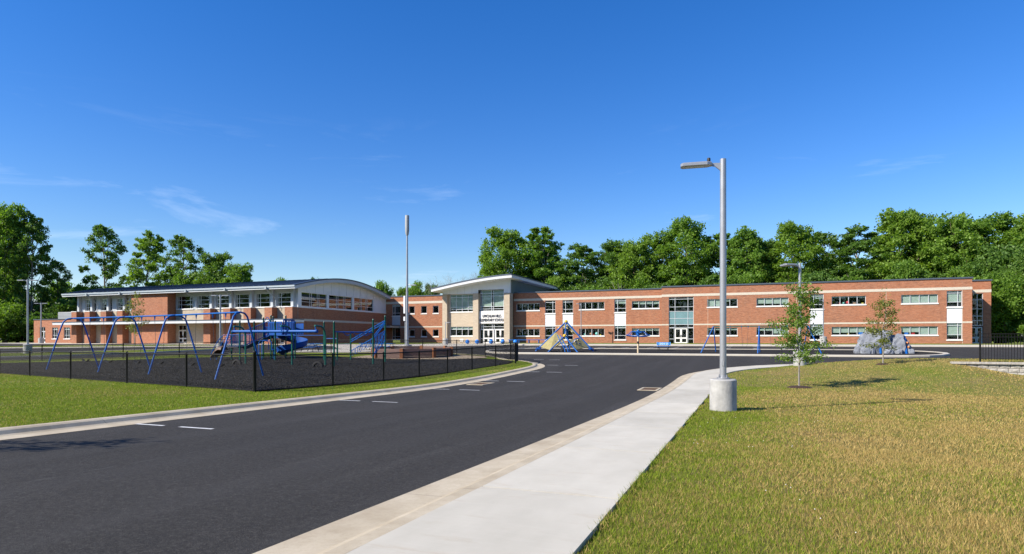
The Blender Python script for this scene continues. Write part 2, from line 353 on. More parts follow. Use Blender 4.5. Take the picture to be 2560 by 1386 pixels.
def copy_tree(o, parent=None):
    c = o.copy(); COL.objects.link(c); c.parent = parent; ORG[c.name] = (0, 0, 0)
    for ch in o.children: copy_tree(ch, c)
    return c
def struct(o, label=None): o['kind'] = 'structure'; return tag(o, label)
def fast_mesh(name, V, F, m, cols=None, k=None):
    """numpy mesh: V (n,3), F (m,k)"""
    me = bpy.data.meshes.new(name); k = F.shape[1]
    me.vertices.add(len(V)); me.vertices.foreach_set('co', np.asarray(V, np.float32).ravel())
    me.loops.add(F.size); me.loops.foreach_set('vertex_index', F.astype(np.int32).ravel())
    me.polygons.add(len(F)); me.polygons.foreach_set('loop_start', (np.arange(len(F)) * k).astype(np.int32)); me.polygons.foreach_set('loop_total', np.full(len(F), k, np.int32))
    me.update(calc_edges=True)
    if cols is not None:
        a = me.color_attributes.new('Col', 'FLOAT_COLOR', 'POINT'); a.data.foreach_set('color', np.asarray(cols, np.float32).ravel())
    me.materials.append(MAT[m]); return me
def sheet(name, poly, off, m, step=3.0, zf=zt, parent=None, thick=0):
    """a polygon laid on the terrain at height off, cut finely enough to follow it"""
    bm = bmesh.new(); vs = [bm.verts.new((x, y, 0)) for x, y in poly]; bm.faces.new(vs)
    bmesh.ops.triangulate(bm, faces=bm.faces[:])
    xs = [p[0] for p in poly]; ys = [p[1] for p in poly]
    for lo, hi, nrm, ax in ((min(xs), max(xs), (1, 0, 0), 0), (min(ys), max(ys), (0, 1, 0), 1)):
        st = step if hi - lo < 160 else step * 2
        for k in range(1, int((hi - lo) / st) + 1):
            co = [0, 0, 0]; co[ax] = lo + k * st
            bmesh.ops.bisect_plane(bm, geom=bm.verts[:] + bm.edges[:] + bm.faces[:], plane_co=co, plane_no=nrm)
    bmesh.ops.recalc_face_normals(bm, faces=bm.faces[:])
    for f in bm.faces:
        if f.normal.z < 0: f.normal_flip()
    for v in bm.verts: v.co.z = float(zf(v.co.x, v.co.y)) + off
    if thick:
        r = bmesh.ops.extrude_edge_only(bm, edges=[e for e in bm.edges if e.is_boundary])
        for v in r['geom']:
            if isinstance(v, bmesh.types.BMVert): v.co.z -= thick
    me = bpy.data.meshes.new(name); bm.to_mesh(me); bm.free(); me.materials.append(MAT[m])
    return link(name, me, parent)
def offset_path(P, d):
    """points shifted by d to the left of the walking direction"""
    out = []
    for i, p in enumerate(P):
        a = P[max(i - 1, 0)]; b = P[min(i + 1, len(P) - 1)]
        t = Vector((b[0] - a[0], b[1] - a[1])).normalized(); out.append((p[0] - t.y * d, p[1] + t.x * d))
    return out
def resample(P, step):
    out = [P[0]]
    for a, b in zip(P, P[1:]):
        L = math.dist(a, b); n = max(1, int(round(L / step)))
        out += [(a[0] + (b[0] - a[0]) * k / n, a[1] + (b[1] - a[1]) * k / n) for k in range(1, n + 1)]
    return out
def smooth_path(P, n=6):
    out = []
    for i in range(len(P) - 1):
        p0 = P[max(i - 1, 0)]; p1 = P[i]; p2 = P[i + 1]; p3 = P[min(i + 2, len(P) - 1)]
        for k in range(n):
            t = k / n
            out.append(tuple(.5 * (2 * p1[j] + (p2[j] - p0[j]) * t + (2 * p0[j] - 5 * p1[j] + 4 * p2[j] - p3[j]) * t * t + (3 * p1[j] - p0[j] - 3 * p2[j] + p3[j]) * t ** 3) for j in (0, 1)))
    return out + [P[-1]]
def kerb(name, P, prof, m, side=1, parent=None, wf=lambda y: 1.0):
    """sweep a kerb profile (distance to the left, height) along P"""
    mb = MB(); n = len(prof); nrm = offset_path(P, side)
    for i in range(len(P)):
        for j, (d, h) in enumerate(prof): k = d * wf(P[i][1]); x = P[i][0] + (nrm[i][0] - P[i][0]) * k; y = P[i][1] + (nrm[i][1] - P[i][1]) * k; mb.v.append((x, y, Z(x, y) + h))
    for i in range(len(P) - 1):
        for j in range(n - 1): mb.f.append((i * n + j, (i + 1) * n + j, (i + 1) * n + j + 1, i * n + j + 1))
    return obj(name, mb, m, parent)
# ------------------------------------------------------------------ ground, road, lawns
def axis(lo, hi, a, b, fine, far):
    return np.array(sorted(set([float(x) for x in np.arange(a, b + .01, fine)] + [lo + (a - lo) * t for t in far] + [hi - (hi - b) * t for t in far])))
gx = axis(-2600, 2600, -160, 80, 4, (0, .4, .75, .93)); gy = axis(-900, 3200, -44, 160, 4, (0, .4, .75, .93))
GX, GY = np.meshgrid(gx, gy); GZ = zt(GX, np.clip(GY, -60, 200)) - .07
V = np.stack([GX.ravel(), GY.ravel(), GZ.ravel()], 1); nx = len(gx)
F = np.array([[j * nx + i, j * nx + i + 1, (j + 1) * nx + i + 1, (j + 1) * nx + i] for j in range(len(gy) - 1) for i in range(nx - 1)])
struct(link('ground', fast_mesh('ground', V, F, 'field_grass')))
road = struct(sheet('road', [(-150, -40), (75, -40), (75, 76.3), (-30, 76.3), (-44, 84), (-60, 72), (-150, 72)], 0, 'asphalt', 2.5))
# drive kerbs
ARC = [(9.6 - 13.0 * math.cos(R(a)), 32.5 + 13.0 * math.sin(R(a))) for a in range(0, 91, 6)]
WF = lambda y: float(np.interp(y, [-30, 4, 10, 18], [1.2, 1.14, 1.0, .86]))
RK = resample([(-3.9, -30), (-3.70, 3), (-3.54, 10), (-3.42, 18), (-3.40, 32.5)], 1.5)[:-1] + ARC + resample([(9.6, 45.5), (75, 45.5)], 4)[1:]
KP = [(0, .005), (.42, .012), (.50, .035), (.58, .10), (.66, .125), (.80, .13), (.80, -.05)]
struct(kerb('kerb', RK, KP, 'kerb_concrete', -1, wf=WF), 'pale concrete kerb and gutter between the drive and the pavement')
LKp = [(-12.2, -30), (-12.2, 36)] + [(-22.6 + 10.4 * math.cos(R(a)), 36 + 10.4 * math.sin(R(a))) for a in range(10, 61, 10)]
LK = resample(LKp[:2], 1.5)[:-1] + smooth_path([LKp[1]] + LKp[2:] + [(-20.5, 49.5), (-26, 52.8), (-35, 53.5), (-43, 52), (-48.5, 49.5), (-52, 46), (-54.5, 41.5), (-58, 36.8), (-64, 33), (-80, 26), (-110, 14), (-150, 0)], 5)
struct(kerb('kerb', LK, KP, 'kerb_concrete', 1), 'pale concrete kerb along the playground lawn')
LB = offset_path(LK, .80)
lawnL = struct(sheet('lawn', LB + [(-150, -30)], .10, 'green_grass', 3.0), 'mown green lawn around the fenced playground')
mulchP = [(-16.3, 17.35), (-15.35, 39.5), (-16.0, 42), (-18.2, 43.9), (-20.6, 44.6), (-30, 44.0), (-38.4, 45.9), (-42.6, 43.2), (-46.1, 41), (-48.7, 36.4), (-52.9, 32.7), (-57, 29.6), (-62, 27.6), (-39.7, 22.7)]
struct(sheet('playground_surface', mulchP, .135, 'mulch', 2.5), 'black rubber mulch inside the playground fence')
struct(sheet('dirt_patch', [(-20.4, 44.2), (-19.6, 45.6), (-21, 48.0), (-24, 50), (-29.5, 50.2), (-32, 47), (-31, 43.4), (-26, 42.4), (-22, 42.9)], .142, 'dirt', 2.5), 'bare tan dirt around the wooden pit')
def in_poly(X, Y, P):
    r = np.zeros(len(X), bool); n = len(P)
    for i in range(n):
        (xa, ya), (xb, yb) = P[i], P[(i + 1) % n]; c = ((ya > Y) != (yb > Y)) & (X < (xb - xa) * (Y - ya) / (yb - ya + 1e-9) + xa); r ^= c
    return r
rng = np.random.default_rng(31); X = rng.uniform(-60, -15, 150000); Y = rng.uniform(17, 46, 150000); k = in_poly(X, Y, mulchP); k &= rng.random(len(X)) < np.interp(Y + .25 * X + 8, [16, 34, 40], [1, .75, .35]); X, Y = X[k], Y[k]; n = len(X)
C = np.stack([X, Y, zt(X, Y) + .140], 1); D = rng.normal(size=(n, 4, 3)); D /= np.linalg.norm(D, axis=2, keepdims=True); V = (C[:, None] + D * rng.uniform(.018, .062, (n, 1, 1)) * np.array([1, 1, .55])).reshape(-1, 3)
F = (np.arange(n)[:, None, None] * 4 + np.array([(0, 1, 2), (0, 3, 1), (1, 3, 2), (2, 3, 0)])).reshape(-1, 3)
tag(link('rubber_mulch', fast_mesh('rubber_mulch', V, F, 'chip')), 'loose black rubber mulch chips on the playground ground', 'mulch', kind='stuff')
# right lawn as rows between the pavement and beyond the frame
rows = sorted(set(list(np.arange(-28, 2, 3.)) + list(np.arange(2, 36.5, .75)) + [36.98, 37.02] + list(np.arange(37.5, 43.2, .5)) + [43.0, 43.28]))
tcol = np.array([0, .0015, .004, .008, .013] + list(np.linspace(.02, .30, 44)) + [.36, .45, .6, .8, 1])
VV = []
for y in rows:
    xl = -1.40 if y < 32.5 else 9.6 - math.sqrt(max(11.0 ** 2 - (y - 32.5) ** 2, 0.0))
    for t in tcol: VV.append((xl + (75 - xl) * t, y))
VV = np.array(VV); V = np.column_stack([VV, zlawn(VV[:, 0], VV[:, 1])]); nx = len(tcol)
F = np.array([[j * nx + i, j * nx + i + 1, (j + 1) * nx + i + 1, (j + 1) * nx + i] for j in range(len(rows) - 1) for i in range(nx - 1)])
me = fast_mesh('lawn', V, F, 'dry_grass')
for p in me.polygons: p.use_smooth = True
struct(link('lawn', me), 'half dry tan and green lawn beside the pavement')
# pavement slabs
walk = link('pavement', None); struct(walk, 'pale concrete pavement beside the drive'); ORG[walk.name] = (0, 0, 0)
def slab(poly):
    mb = MB(); n = len(poly)
    mb.prism([(x, y, Z(x, y) + .132) for x, y in poly], (0, 0, -.13)); return obj('slab', mb, 'walk_concrete', walk)
y = -9.0
while y < 32.4:
    y1 = min(y + 3.05, 32.5); e = .013
    a0 = -2.73 - .0035 * max(0, 32.5 - y); a1 = -2.73 - .0035 * max(0, 32.5 - y1)
    ns = 3; ys = [y + e + (y1 - y - 2 * e) * k / ns for k in range(ns + 1)]
    mb = MB(); al = lambda yy: float(np.interp(yy, [-30, 3, 10, 18, 32.5], [-2.93, -2.77, -2.73, -2.72, -2.70])); ar = lambda yy: float(np.interp(yy, [4, 23], [-1.22, -1.33]))
    for yy in ys: mb.v += [(al(yy), yy, Z(0, yy) + .132), (ar(yy), yy, Z(0, yy) + .132), (ar(yy), yy, Z(0, yy) - .02), (al(yy), yy, Z(0, yy) - .02)]
    for k in range(ns):
        for q in range(4): mb.f.append((k * 4 + q, k * 4 + (q + 1) % 4, k * 4 + 4 + (q + 1) % 4, k * 4 + 4 + q))
    mb.f += [(0, 1, 2, 3), (ns * 4 + 3, ns * 4 + 2, ns * 4 + 1, ns * 4)]
    obj('slab', mb, 'walk_concrete', walk); y = y1
for k in range(7):
    a0, a1 = k * 90 / 7 + .03, (k + 1) * 90 / 7 - .03; A = [a0 + (a1 - a0) * q / 4 for q in range(5)]
    P = lambda r: [(9.6 - r * math.cos(R(a)), 32.5 + r * math.sin(R(a))) for a in A]
    slab(P(12.30) + P(10.9)[::-1])
for k in range(8): slab([(9.62 + k * 3.05, 43.4), (9.62 + k * 3.05 + 3.03, 43.4), (9.62 + k * 3.05 + 3.03, 44.8), (9.62 + k * 3.05, 44.8)])
# painted parking ticks
for yy in (9.5, 16.5, 22.7, 28.0, 34.3, 40.1, 46.1):
    xo = 0 if yy < 36 else (-.6 if yy < 42 else -3.6)
    for xa, xb in ((-12.25, -11.45), (-11.0, -10.1)):
        sheet('parking_line', [(xa + xo, yy - .05), (xb + xo, yy - .05), (xb + xo, yy + .05), (xa + xo, yy + .05)], .006, 'paint', 5, parent=road)
for k in range(14):
    xa = -30 + k * 2.75
    for q, (ya, yb) in enumerate(((69.4, 71.2), (74.6, 76.1))): sheet('parking_line', [(xa, ya), (xa + .14, ya), (xa + .14 + .5, yb), (xa + .5, yb)], .006, 'paint', 5, parent=road)
# storm drains
def drain(x, y, label):
    o = wthing('storm_drain', (x, y, Z(x, y)), label, 'storm drain', 'storm drains at the low point of the drive'); z = Z(x, y)
    f = MB(); W, L, t = .40, .72, .10
    for b in ((-W, -L, W, -L + t), (-W, L - t, W, L), (-W, -L + t, -W + t, L - t), (W - t, -L + t, W, L - t)): f.box(x + b[0], y + b[1], z - .1, x + b[2], y + b[3], z + .022)
    obj('frame', f, 'kerb_concrete', o); gq = MB()
    for k in range(11): yy = y - L + t + .05 + k * (2 * (L - t) - .1) / 10; gq.box(x - W + t + .004, yy - .03, z - .04, x + W - t - .004, yy + .03, z + .012)
    obj('grate', gq, 'rust_grate', o)
    obj('sump', MB().box(x - W + t + .004, y - L + t + .004, z - .1, x + W - t - .004, y + L - t - .004, z - .045), 'black_plastic', o)
drain(-11.55, 26.1, 'square storm drain with rusty grate beside the playground kerb'); drain(-3.84, 25.8, 'square storm drain with dark grate beside the pavement kerb')
# island, plaza, building apron
def capsule(x0, x1, y0, y1, ins=0, n=10):
    r = (y1 - y0) / 2; cy = (y0 + y1) / 2; r2 = r - ins; A = [math.pi * k / n for k in range(n + 1)]
    return [(x1 - r + r2 * math.sin(a), cy - r2 * math.cos(a)) for a in A] + [(x0 + r - r2 * math.sin(a), cy + r2 * math.cos(a)) for a in A]
isl = capsule(-25.5, 15.0, 54.3, 65.2); iP = resample(isl + [isl[0]], 1.5)
struct(kerb('kerb', iP, [(0, -.03), (0, .12), (.03, .15), (.38, .15), (.38, .0)], 'pale_concrete', 1), 'pale concrete kerb around the long play island')
struct(sheet('play_island_surface', capsule(-25.5, 15.0, 54.3, 65.2, .36), .10, 'mulch', 2.5), 'dark rubber surface of the long play island')
bk = resample([(-31, 76.3), (75, 76.3)], 4)
struct(kerb('kerb', bk, [(0, -.02), (0, .12), (.03, .14), (.3, .14), (.3, 0)], 'pale_concrete', 1), 'kerb in front of the classroom wing')
struct(sheet('building_walk', [(-31, 76.6), (75, 76.6), (75, 79.6), (-31, 79.6)], .137, 'pale_concrete', 4), 'concrete walk in front of the classroom wing')
struct(sheet('grass_strip', [(-33.2, 79.6), (75, 79.6), (75, 92), (24.6, 92), (24.6, 88), (-33.2, 88)], .13, 'green_grass', 4), 'strip of grass along the classroom wall')
struct(sheet('plaza', [(-31.0, 76.3), (-31.0, 79.6), (-33.2, 80), (-33.2, 88), (-45, 88), (-44.2, 83), (-45.9, 75.5), (-49.6, 71.4), (-54.7, 69.4), (-55, 66.5), (-49, 65), (-45.5, 61), (-41, 58.5), (-38.4, 62), (-37.2, 66), (-36, 71), (-34, 74.3)], .03, 'pale_concrete', 3), 'pale concrete plaza before the main entrance')
struct(sheet('gym_walk', [(-128, 67.6), (-55, 67.6), (-55, 69.4), (-60.4, 69.4), (-60.4, 72.6), (-107.5, 72.6), (-107.5, 77), (-128, 77)], .03, 'pale_concrete', 4), 'concrete walk along the gymnasium front')
struct(sheet('grass_bed', [(-60.3, 69.6), (-54.7, 69.6), (-49.4, 71.5), (-45.7, 75.4), (-44.3, 83), (-45, 88), (-44.7, 95), (-60.3, 95)], .09, 'green_grass', 4, thick=.1), 'grass bed between the gymnasium and the entrance')
for nm, P, lb in (('grass_strip', [(-95, 33), (-75, 35.6), (-68.9, 38.9), (-66.2, 41.6), (-62.9, 46.7), (-60.6, 52), (-58.6, 55.5), (-58.4, 57), (-60.5, 56.8), (-64.4, 54.8), (-69.5, 51.8), (-75.2, 46.5), (-80, 43.2), (-98, 35)], 'grass strip between two lanes behind the playground'),
                  ('grass_strip', [(-118, 51.5), (-98.4, 55.6), (-88.7, 57.4), (-80.5, 59.7), (-73.1, 61.4), (-64.5, 62.6), (-63.2, 63.6), (-65, 64.6), (-76.9, 64.6), (-84.5, 63), (-94.4, 61.1), (-104.9, 59.2), (-118, 56.5)], 'grass strip in front of the gymnasium')):
    struct(sheet(nm, P, .10, 'green_grass', 3), lb); Q = resample(P + [P[0]], 1.5)
    struct(kerb('kerb', Q, [(.0, .11), (-.04, .12), (-.28, .12), (-.30, -.03)], 'pale_concrete', 1), 'pale kerb around the ' + lb)
struct(sheet('picnic_pad', [(-46.5, 54), (-39.2, 54.2), (-37.8, 58), (-39, 60), (-44, 60.5), (-47, 57.5)], .012, 'pale_concrete', 3), 'concrete pad under the blue picnic tables')
# ------------------------------------------------------------------ the school
SO = (-40.0, 80.0, 1.0)
school = wthing('school_building', SO, 'long two storey red brick school with curved roof gymnasium and tan entrance pavilion', 'building')
BZ = .95
class Face:
    """a wall plane: u along the wall, d into the building, z up"""
    def __init__(s, kind, pos): s.k = kind; s.pos = pos
    def p(s, u, d, z): return (u, s.pos + d, z) if s.k == 'Y' else (s.pos - d, u, z)
    def box(s, mb, u0, u1, d0, d1, z0, z1):
        a, b = s.p(u0, d0, z0), s.p(u1, d1, z1)
        return mb.box(min(a[0], b[0]), min(a[1], b[1]), min(z0, z1), max(a[0], b[0]), max(a[1], b[1]), max(z0, z1))
def wall(face, u0, u1, z0, z1, holes, m, label=None, rev=.22):
    """wall skin with real openings and reveals"""
    mb = MB(); us = sorted({u0, u1, *[h[0] for h in holes], *[h[1] for h in holes]}); zs = sorted({z0, z1, *[h[2] for h in holes], *[h[3] for h in holes]})
    for a, b in zip(us, us[1:]):
        for c, d in zip(zs, zs[1:]):
            um, zm = (a + b) / 2, (c + d) / 2
            if any(h[0] < um < h[1] and h[2] < zm < h[3] for h in holes): continue
            mb.quad(face.p(a, 0, c), face.p(b, 0, c), face.p(b, 0, d), face.p(a, 0, d))
    for h in holes:
        a, b, c, d = h
        for q in ((a, c, a, d), (b, d, b, c), (a, d, b, d), (b, c, a, c)):
            mb.quad(face.p(q[0], 0, q[1]), face.p(q[2], 0, q[3]), face.p(q[2], rev, q[3]), face.p(q[0], rev, q[1]))
    me = bpy.data.meshes.new('wall'); me.from_pydata([(x - SO[0], y - SO[1], z - SO[2]) for x, y, z in mb.v], [], mb.f); me.materials.append(MAT[m])
    return tag(link('wall', me, school), label)
def pbox(name, m, *b, label=None, parent=None): return tag(obj(name, MB().box(*b), m, parent or school), label)
def window(face, u0, u1, z0, z1, cols, rws, blinds=None, glass='glass', fm='alu', sill=True, fw=.055, room=1.6, name='window', rd=.10, panel_rows=()):
    """cols / rws: fractions where mullions stand; blinds: per column fraction of the height that is drawn"""
    fr = MB(); d0, d1 = rd, rd + .09
    face.box(fr, u0, u0 + fw, d0, d1, z0, z1); face.box(fr, u1 - fw, u1, d0, d1, z0, z1)
    face.box(fr, u0 + fw, u1 - fw, d0, d1, z0, z0 + fw); face.box(fr, u0 + fw, u1 - fw, d0, d1, z1 - fw, z1)
    U = [u0 + (u1 - u0) * c for c in cols]; Zs = [z0 + (z1 - z0) * r for r in rws]
    for u in U: face.box(fr, u - fw / 2, u + fw / 2, d0 - .004, d1 - .006, z0 + fw, z1 - fw)
    for z in Zs: face.box(fr, u0 + fw, u1 - fw, d0 + .004, d1 - .012, z - fw / 2, z + fw / 2)
    o = obj(name, fr, fm, school)
    ue = [u0 + fw] + U + [u1 - fw]; ze = [z0 + fw] + Zs + [z1 - fw]
    for i, (a, b) in enumerate(zip(ue, ue[1:])):
        for j, (c, d) in enumerate(zip(ze, ze[1:])):
            q = MB(); face.box(q, a + .001, b - .001, d0 + .04, d0 + .052, c + .001, d - .001)
            obj('pane', q, 'teal_panel' if j in panel_rows else glass, o)
        if blinds and blinds[i % len(blinds)] > 0:
            h = blinds[i % len(blinds)]; q = MB(); face.box(q, a + .02, b - .02, d0 + .12, d0 + .13, z1 - fw - (z1 - z0 - 2 * fw) * h, z1 - fw); obj('blind', q, 'blind', o)
    if sill:
        q = MB(); face.box(q, u0 - .06, u1 + .06, -.07, rd, z0 - .14, z0 - .001); obj('sill', q, 'white_sill', o)
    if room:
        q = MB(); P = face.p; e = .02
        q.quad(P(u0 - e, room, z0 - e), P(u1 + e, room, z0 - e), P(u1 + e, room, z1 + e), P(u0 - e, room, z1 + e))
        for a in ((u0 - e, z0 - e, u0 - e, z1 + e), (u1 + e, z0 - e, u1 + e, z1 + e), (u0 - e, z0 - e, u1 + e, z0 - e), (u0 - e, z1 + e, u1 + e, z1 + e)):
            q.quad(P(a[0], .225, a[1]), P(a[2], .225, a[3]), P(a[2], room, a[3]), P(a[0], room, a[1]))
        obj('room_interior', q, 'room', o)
    return o
Q4 = (.25, .5, .75)
# ---- classroom wing
FA, FB = Face('Y', 88.0), Face('Y', 87.5)
ZU, ZL = (6.05, 7.1), (2.22, 3.26); ZTU, ZTL, ZP = (5.55, 7.45), (1.66, 3.62), (3.62, 5.41)
def stripwin(f, u0, u1, bu, bl):
    window(f, u0, u1, *ZU, Q4, (), bu); window(f, u0, u1, *ZL, Q4, (), bl)
def tallwin(f, u0, u1, bu, bl, flip=False):
    c = (.27,) if flip else (.73,)
    window(f, u0, u1, *ZTU, c, (.30, .86), bu); window(f, u0, u1, *ZTL, c, (.30, .86), bl)
    q = MB(); f.box(q, u0, u1, .03, .2, ZP[0] + .002, ZP[1] - .002); p = tag(obj('spandrel_panel', q, 'white_panel', school), 'white metal panel between the tall windows')
    for zz in (4.22, 4.82):
        q = MB(); f.box(q, u0 + .01, u1 - .01, .015, .03, zz - .008, zz + .008); obj('panel_joint', q, 'alu_grey', p)
HA = []
for u0, u1, bu, bl in ((-33.05, -29.35, None, None), (-23.3, -19.55, None, None), (-15.6, -11.8, [.35, .42, .38, .4], [.28, .28, .3, .28])):
    HA += [(u0, u1, *ZU), (u0, u1, *ZL)]; stripwin(FA, u0, u1, bu, bl)
for u0, u1, bu, bl, fl in ((-28.5, -26.9, None, None, 0), (-25.8, -24.2, None, None, 1), (-18.1, -16.45, [.34, .34], [.2, .2], 1)):
    HA += [(u0, u1, ZTL[0], ZTU[1])]; tallwin(FA, u0, u1, bu, bl, fl)
wall(FA, -33.6, -11.4, BZ - .25, 8.68, HA, 'red_brick', 'red brick wall beside the entrance pavilion')
HB = []
for u0, u1, bu, bl in ((-5.4, -1.55, [.95, .95, .3, .1], [.28, .28, .3, .3]), (.8, 4.65, [.7, .72, .75, .8], [.4, .4, .8, .8]), (9.62, 13.42, [.15, .15, .18, .2], [.75, .72, .7, .68]), (17.2, 21.0, [.97, .97, .97, .97], [.7, .68, .96, .96])):
    HB += [(u0, u1, *ZU), (u0, u1, *ZL)]; stripwin(FB, u0, u1, bu, bl)
for u0, u1, bu, bl, fl in ((7.14, 8.72, [.2, .3], [.75, .75], 1), (21.88, 23.42, [.74, .74], [.8, .8], 0)):
    HB += [(u0, u1, ZTL[0], ZTU[1])]; tallwin(FB, u0, u1, bu, bl, fl)
# stair tower glazing with doors
HB.append((-10.45, -7.15, 1.0, 7.5))
window(FB, -10.45, -7.15, 3.3, 7.5, (.25, .77), (.10, .30, .53, .68, .93), None, sill=False, panel_rows=(1, 2))
def door(face, u0, u1, z0, z1, leaves, m='alu', side=0, name='door'):
    o = None; W = (u1 - u0) / leaves
    for k in range(leaves):
        a = u0 + k * W; f = MB(); t = .13
        face.box(f, a + .008, a + t, .10, .16, z0, z1); face.box(f, a + W - t, a + W - .008, .10, .16, z0, z1)
        face.box(f, a + t, a + W - t, .10, .16, z0, z0 + .25); face.box(f, a + t, a + W - t, .10, .16, z1 - t, z1); zm = z0 + (z1 - z0) * .38
        face.box(f, a + t, a + W - t, .10, .16, zm - .09, zm + .09); o = obj(name, f, m, school)
        for c, d in ((z0 + .25, zm - .09), (zm + .09, z1 - t)):
            q = MB(); face.box(q, a + t + .001, a + W - t - .001, .125, .135, c + .001, d - .001); obj('pane', q, 'glass', o)
        h = MB(); hu = a + (t * .6 if k % 2 else W - t * .6); face.box(h, hu - .02, hu + .02, .04, .10, z0 + .95, z0 + 1.25); obj('handle', h, 'black_metal', o)
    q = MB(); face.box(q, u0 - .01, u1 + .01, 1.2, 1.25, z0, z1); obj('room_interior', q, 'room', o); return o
door(FB, -9.65, -8.0, 1.06, 3.2, 2, 'white_sill')
window(FB, -10.45, -9.7, 1.03, 3.28, (), (.32,), None, sill=False, room=1.2); window(FB, -7.95, -7.15, 1.03, 3.28, (), (.32,), None, sill=False, room=1.2)
wall(FB, -11.4, 24.4, BZ - .25, 8.86, HB, 'red_brick', 'red brick wall of the classroom wing')
obj('wall_return', MB().quad((-11.4, 87.5, .7), (-11.4, 88.0, .7), (-11.4, 88.0, 8.86), (-11.4, 87.5, 8.86)), 'red_brick', school)
obj('wall_return', MB().quad((24.4, 87.5, .7), (24.4, 120, .7), (24.4, 120, 8.86), (24.4, 87.5, 8.86)), 'red_brick', school)
def bands(f, u0, u1, holes, hi, lo):
    q = MB(); f.box(q, u0, u1, -.02, .1, *hi); obj('stone_band', q, 'stone_band', school)
    cuts = sorted((h[0], h[1]) for h in holes if h[2] < lo[0] and h[3] > lo[1]); a = u0
    for c0, c1 in cuts + [(u1, u1)]:
        if c0 - a > .05:
            q = MB(); f.box(q, a, c0, -.015, .1, *lo); obj('stone_band', q, 'stone_band', school)
        a = c1
bands(FA, -33.5, -11.42, HA, (7.5, 7.82), (3.62, 3.8)); bands(FB, -11.4, 24.42, HB, (7.56, 7.88), (3.62, 3.8))
pbox('parapet_cap', 'cap_metal', -33.6, 87.9, 8.68, -11.45, 88.5, 8.84); pbox('parapet_cap', 'cap_metal', -11.45, 87.4, 8.86, 24.5, 87.9, 9.04)
pbox('roof', 'roof_grey', -33.4, 88.3, 8.3, 24.3, 119, 8.6)
for u in (-9.2 + 3.9, 5.6, 15.6, 24.0 - .55):
    q = MB(); FB.box(q, u - .015, u + .015, -.006, .05, 1.0, 7.5); obj('control_joint', q, 'stone_band', school)
# recessed end stair with glazing
FT = Face('Y', 91.0)
window(FT, 25.2, 26.5, 3.35, 7.3, (.55,), (.16, .30, .52, .80), None, sill=False); door(FT, 25.25, 26.45, 1.08, 3.2, 2, 'alu_grey')
wall(FT, 24.4, 27.3, .7, 8.8, [(25.2, 26.5, 1.05, 7.3)], 'red_brick', 'recessed brick end bay'); q = MB(); FT.box(q, 24.42, 27.32, -.02, .1, 7.4, 7.75); obj('stone_band', q, 'stone_band', school)
obj('wall_return', MB().quad((27.3, 91, .7), (27.3, 118, .7), (27.3, 118, 8.8), (27.3, 91, 8.8)), 'red_brick', school)
pbox('parapet_cap', 'cap_metal', 24.52, 90.9, 8.8, 27.4, 91.4, 8.97)
# things on the window ledges
def ledge(f, u, z, m, r, sq=False):
    q = MB(); x, y, zz = f.p(u, .32, z)
    if sq: q.bbox(x - r, y - r * .5, zz, x + r, y + r * .5, zz + r * 1.2, .02)
    else: q.ball((x, y, zz + r), r, 10)
    o = obj('classroom_toy', q, m, school); return o
for u, m, r, sq in ((10.6, 'toy_red', .12, 0), (11.0, 'toy_aqua', .13, 0), (11.45, 'toy_red', .2, 0), (12.2, 'toy_brown', .16, 1), (13.1, 'toy_yellow', .12, 1)): ledge(FB, u, ZU[0] + .06, m, r, sq)
for u, m, r, sq in ((11.5, 'toy_yellow', .1, 1), (12.9, 'toy_blue', .25, 1), (17.8, 'toy_blue', .2, 1), (18.5, 'toy_red', .18, 1), (20.5, 'toy_red', .16, 1)): ledge(FB, u, ZL[0] + .06, m, r, sq)
for u, m, r, sq in ((-22.5, 'toy_aqua', .14, 0), (-21.6, 'toy_brown', .2, 0), (-21.2, 'toy_red', .14, 1), (-20.75, 'toy_aqua', .24, 0), (-20.2, 'toy_yellow', .12, 1)): ledge(FA, u, ZL[0] + .06, m, r, sq)
# ---- entrance pavilion
FP = Face('Y', 86.0); FP2 = Face('Y', 86.5)
HP = [(-43.5, -39.45, 5.95, 8.62), (-43.5, -39.45, 2.25, 3.66)]
window(FP2, -43.5, -39.45, 5.95, 8.62, Q4, (.14, .27, .84), [.8, .85, .85, .85]); window(FP2, -43.5, -39.45, 2.25, 3.66, Q4, (.70,), [.3, .3, .3, .3])
wall(FP2, -43.9, -39.2, .7, 8.66, HP, 'tan_block', 'tan block wall of the entrance pavilion')
for x0, x1, zt_ in ((-44.6, -43.8, 8.66), (-39.4, -38.5, 8.7), (-34.3, -33.4, 8.64)): pbox('pier', 'tan_block', x0, 86.0, .7, x1, 87.4, zt_, label='tan block pier of the entrance pavilion')
window(FP2, -38.45, -34.3, 6.0, 9.2, (.07, .46, .53, .93), (.10, .21, .71, .84), [0, .8, 0, .8, 0], sill=False)
pbox('sign_panel', 'white_sill', -38.48, 86.35, 4.12, -34.32, 86.9, 5.98, label='pale panel carrying the school name over the doors')
window(FP2, -38.3, -34.3, 3.22, 4.1, (.09, .46, .54), (.45,), None, sill=False); 
door(FP2, -37.9, -36.25, 1.04, 3.2, 2, 'white_sill'); door(FP2, -35.95, -34.3, 1.04, 3.2, 2, 'white_sill')
window(FP2, -38.45, -37.93, 1.04, 3.2, (), (.35,), None, sill=False, room=1.2); window(FP2, -36.22, -35.98, 1.04, 3.2, (), (), None, sill=False, room=1.2)
pbox('date_stone', 'white_sill', -41.8, 86.44, 1.35, -41.2, 86.52, 1.75)
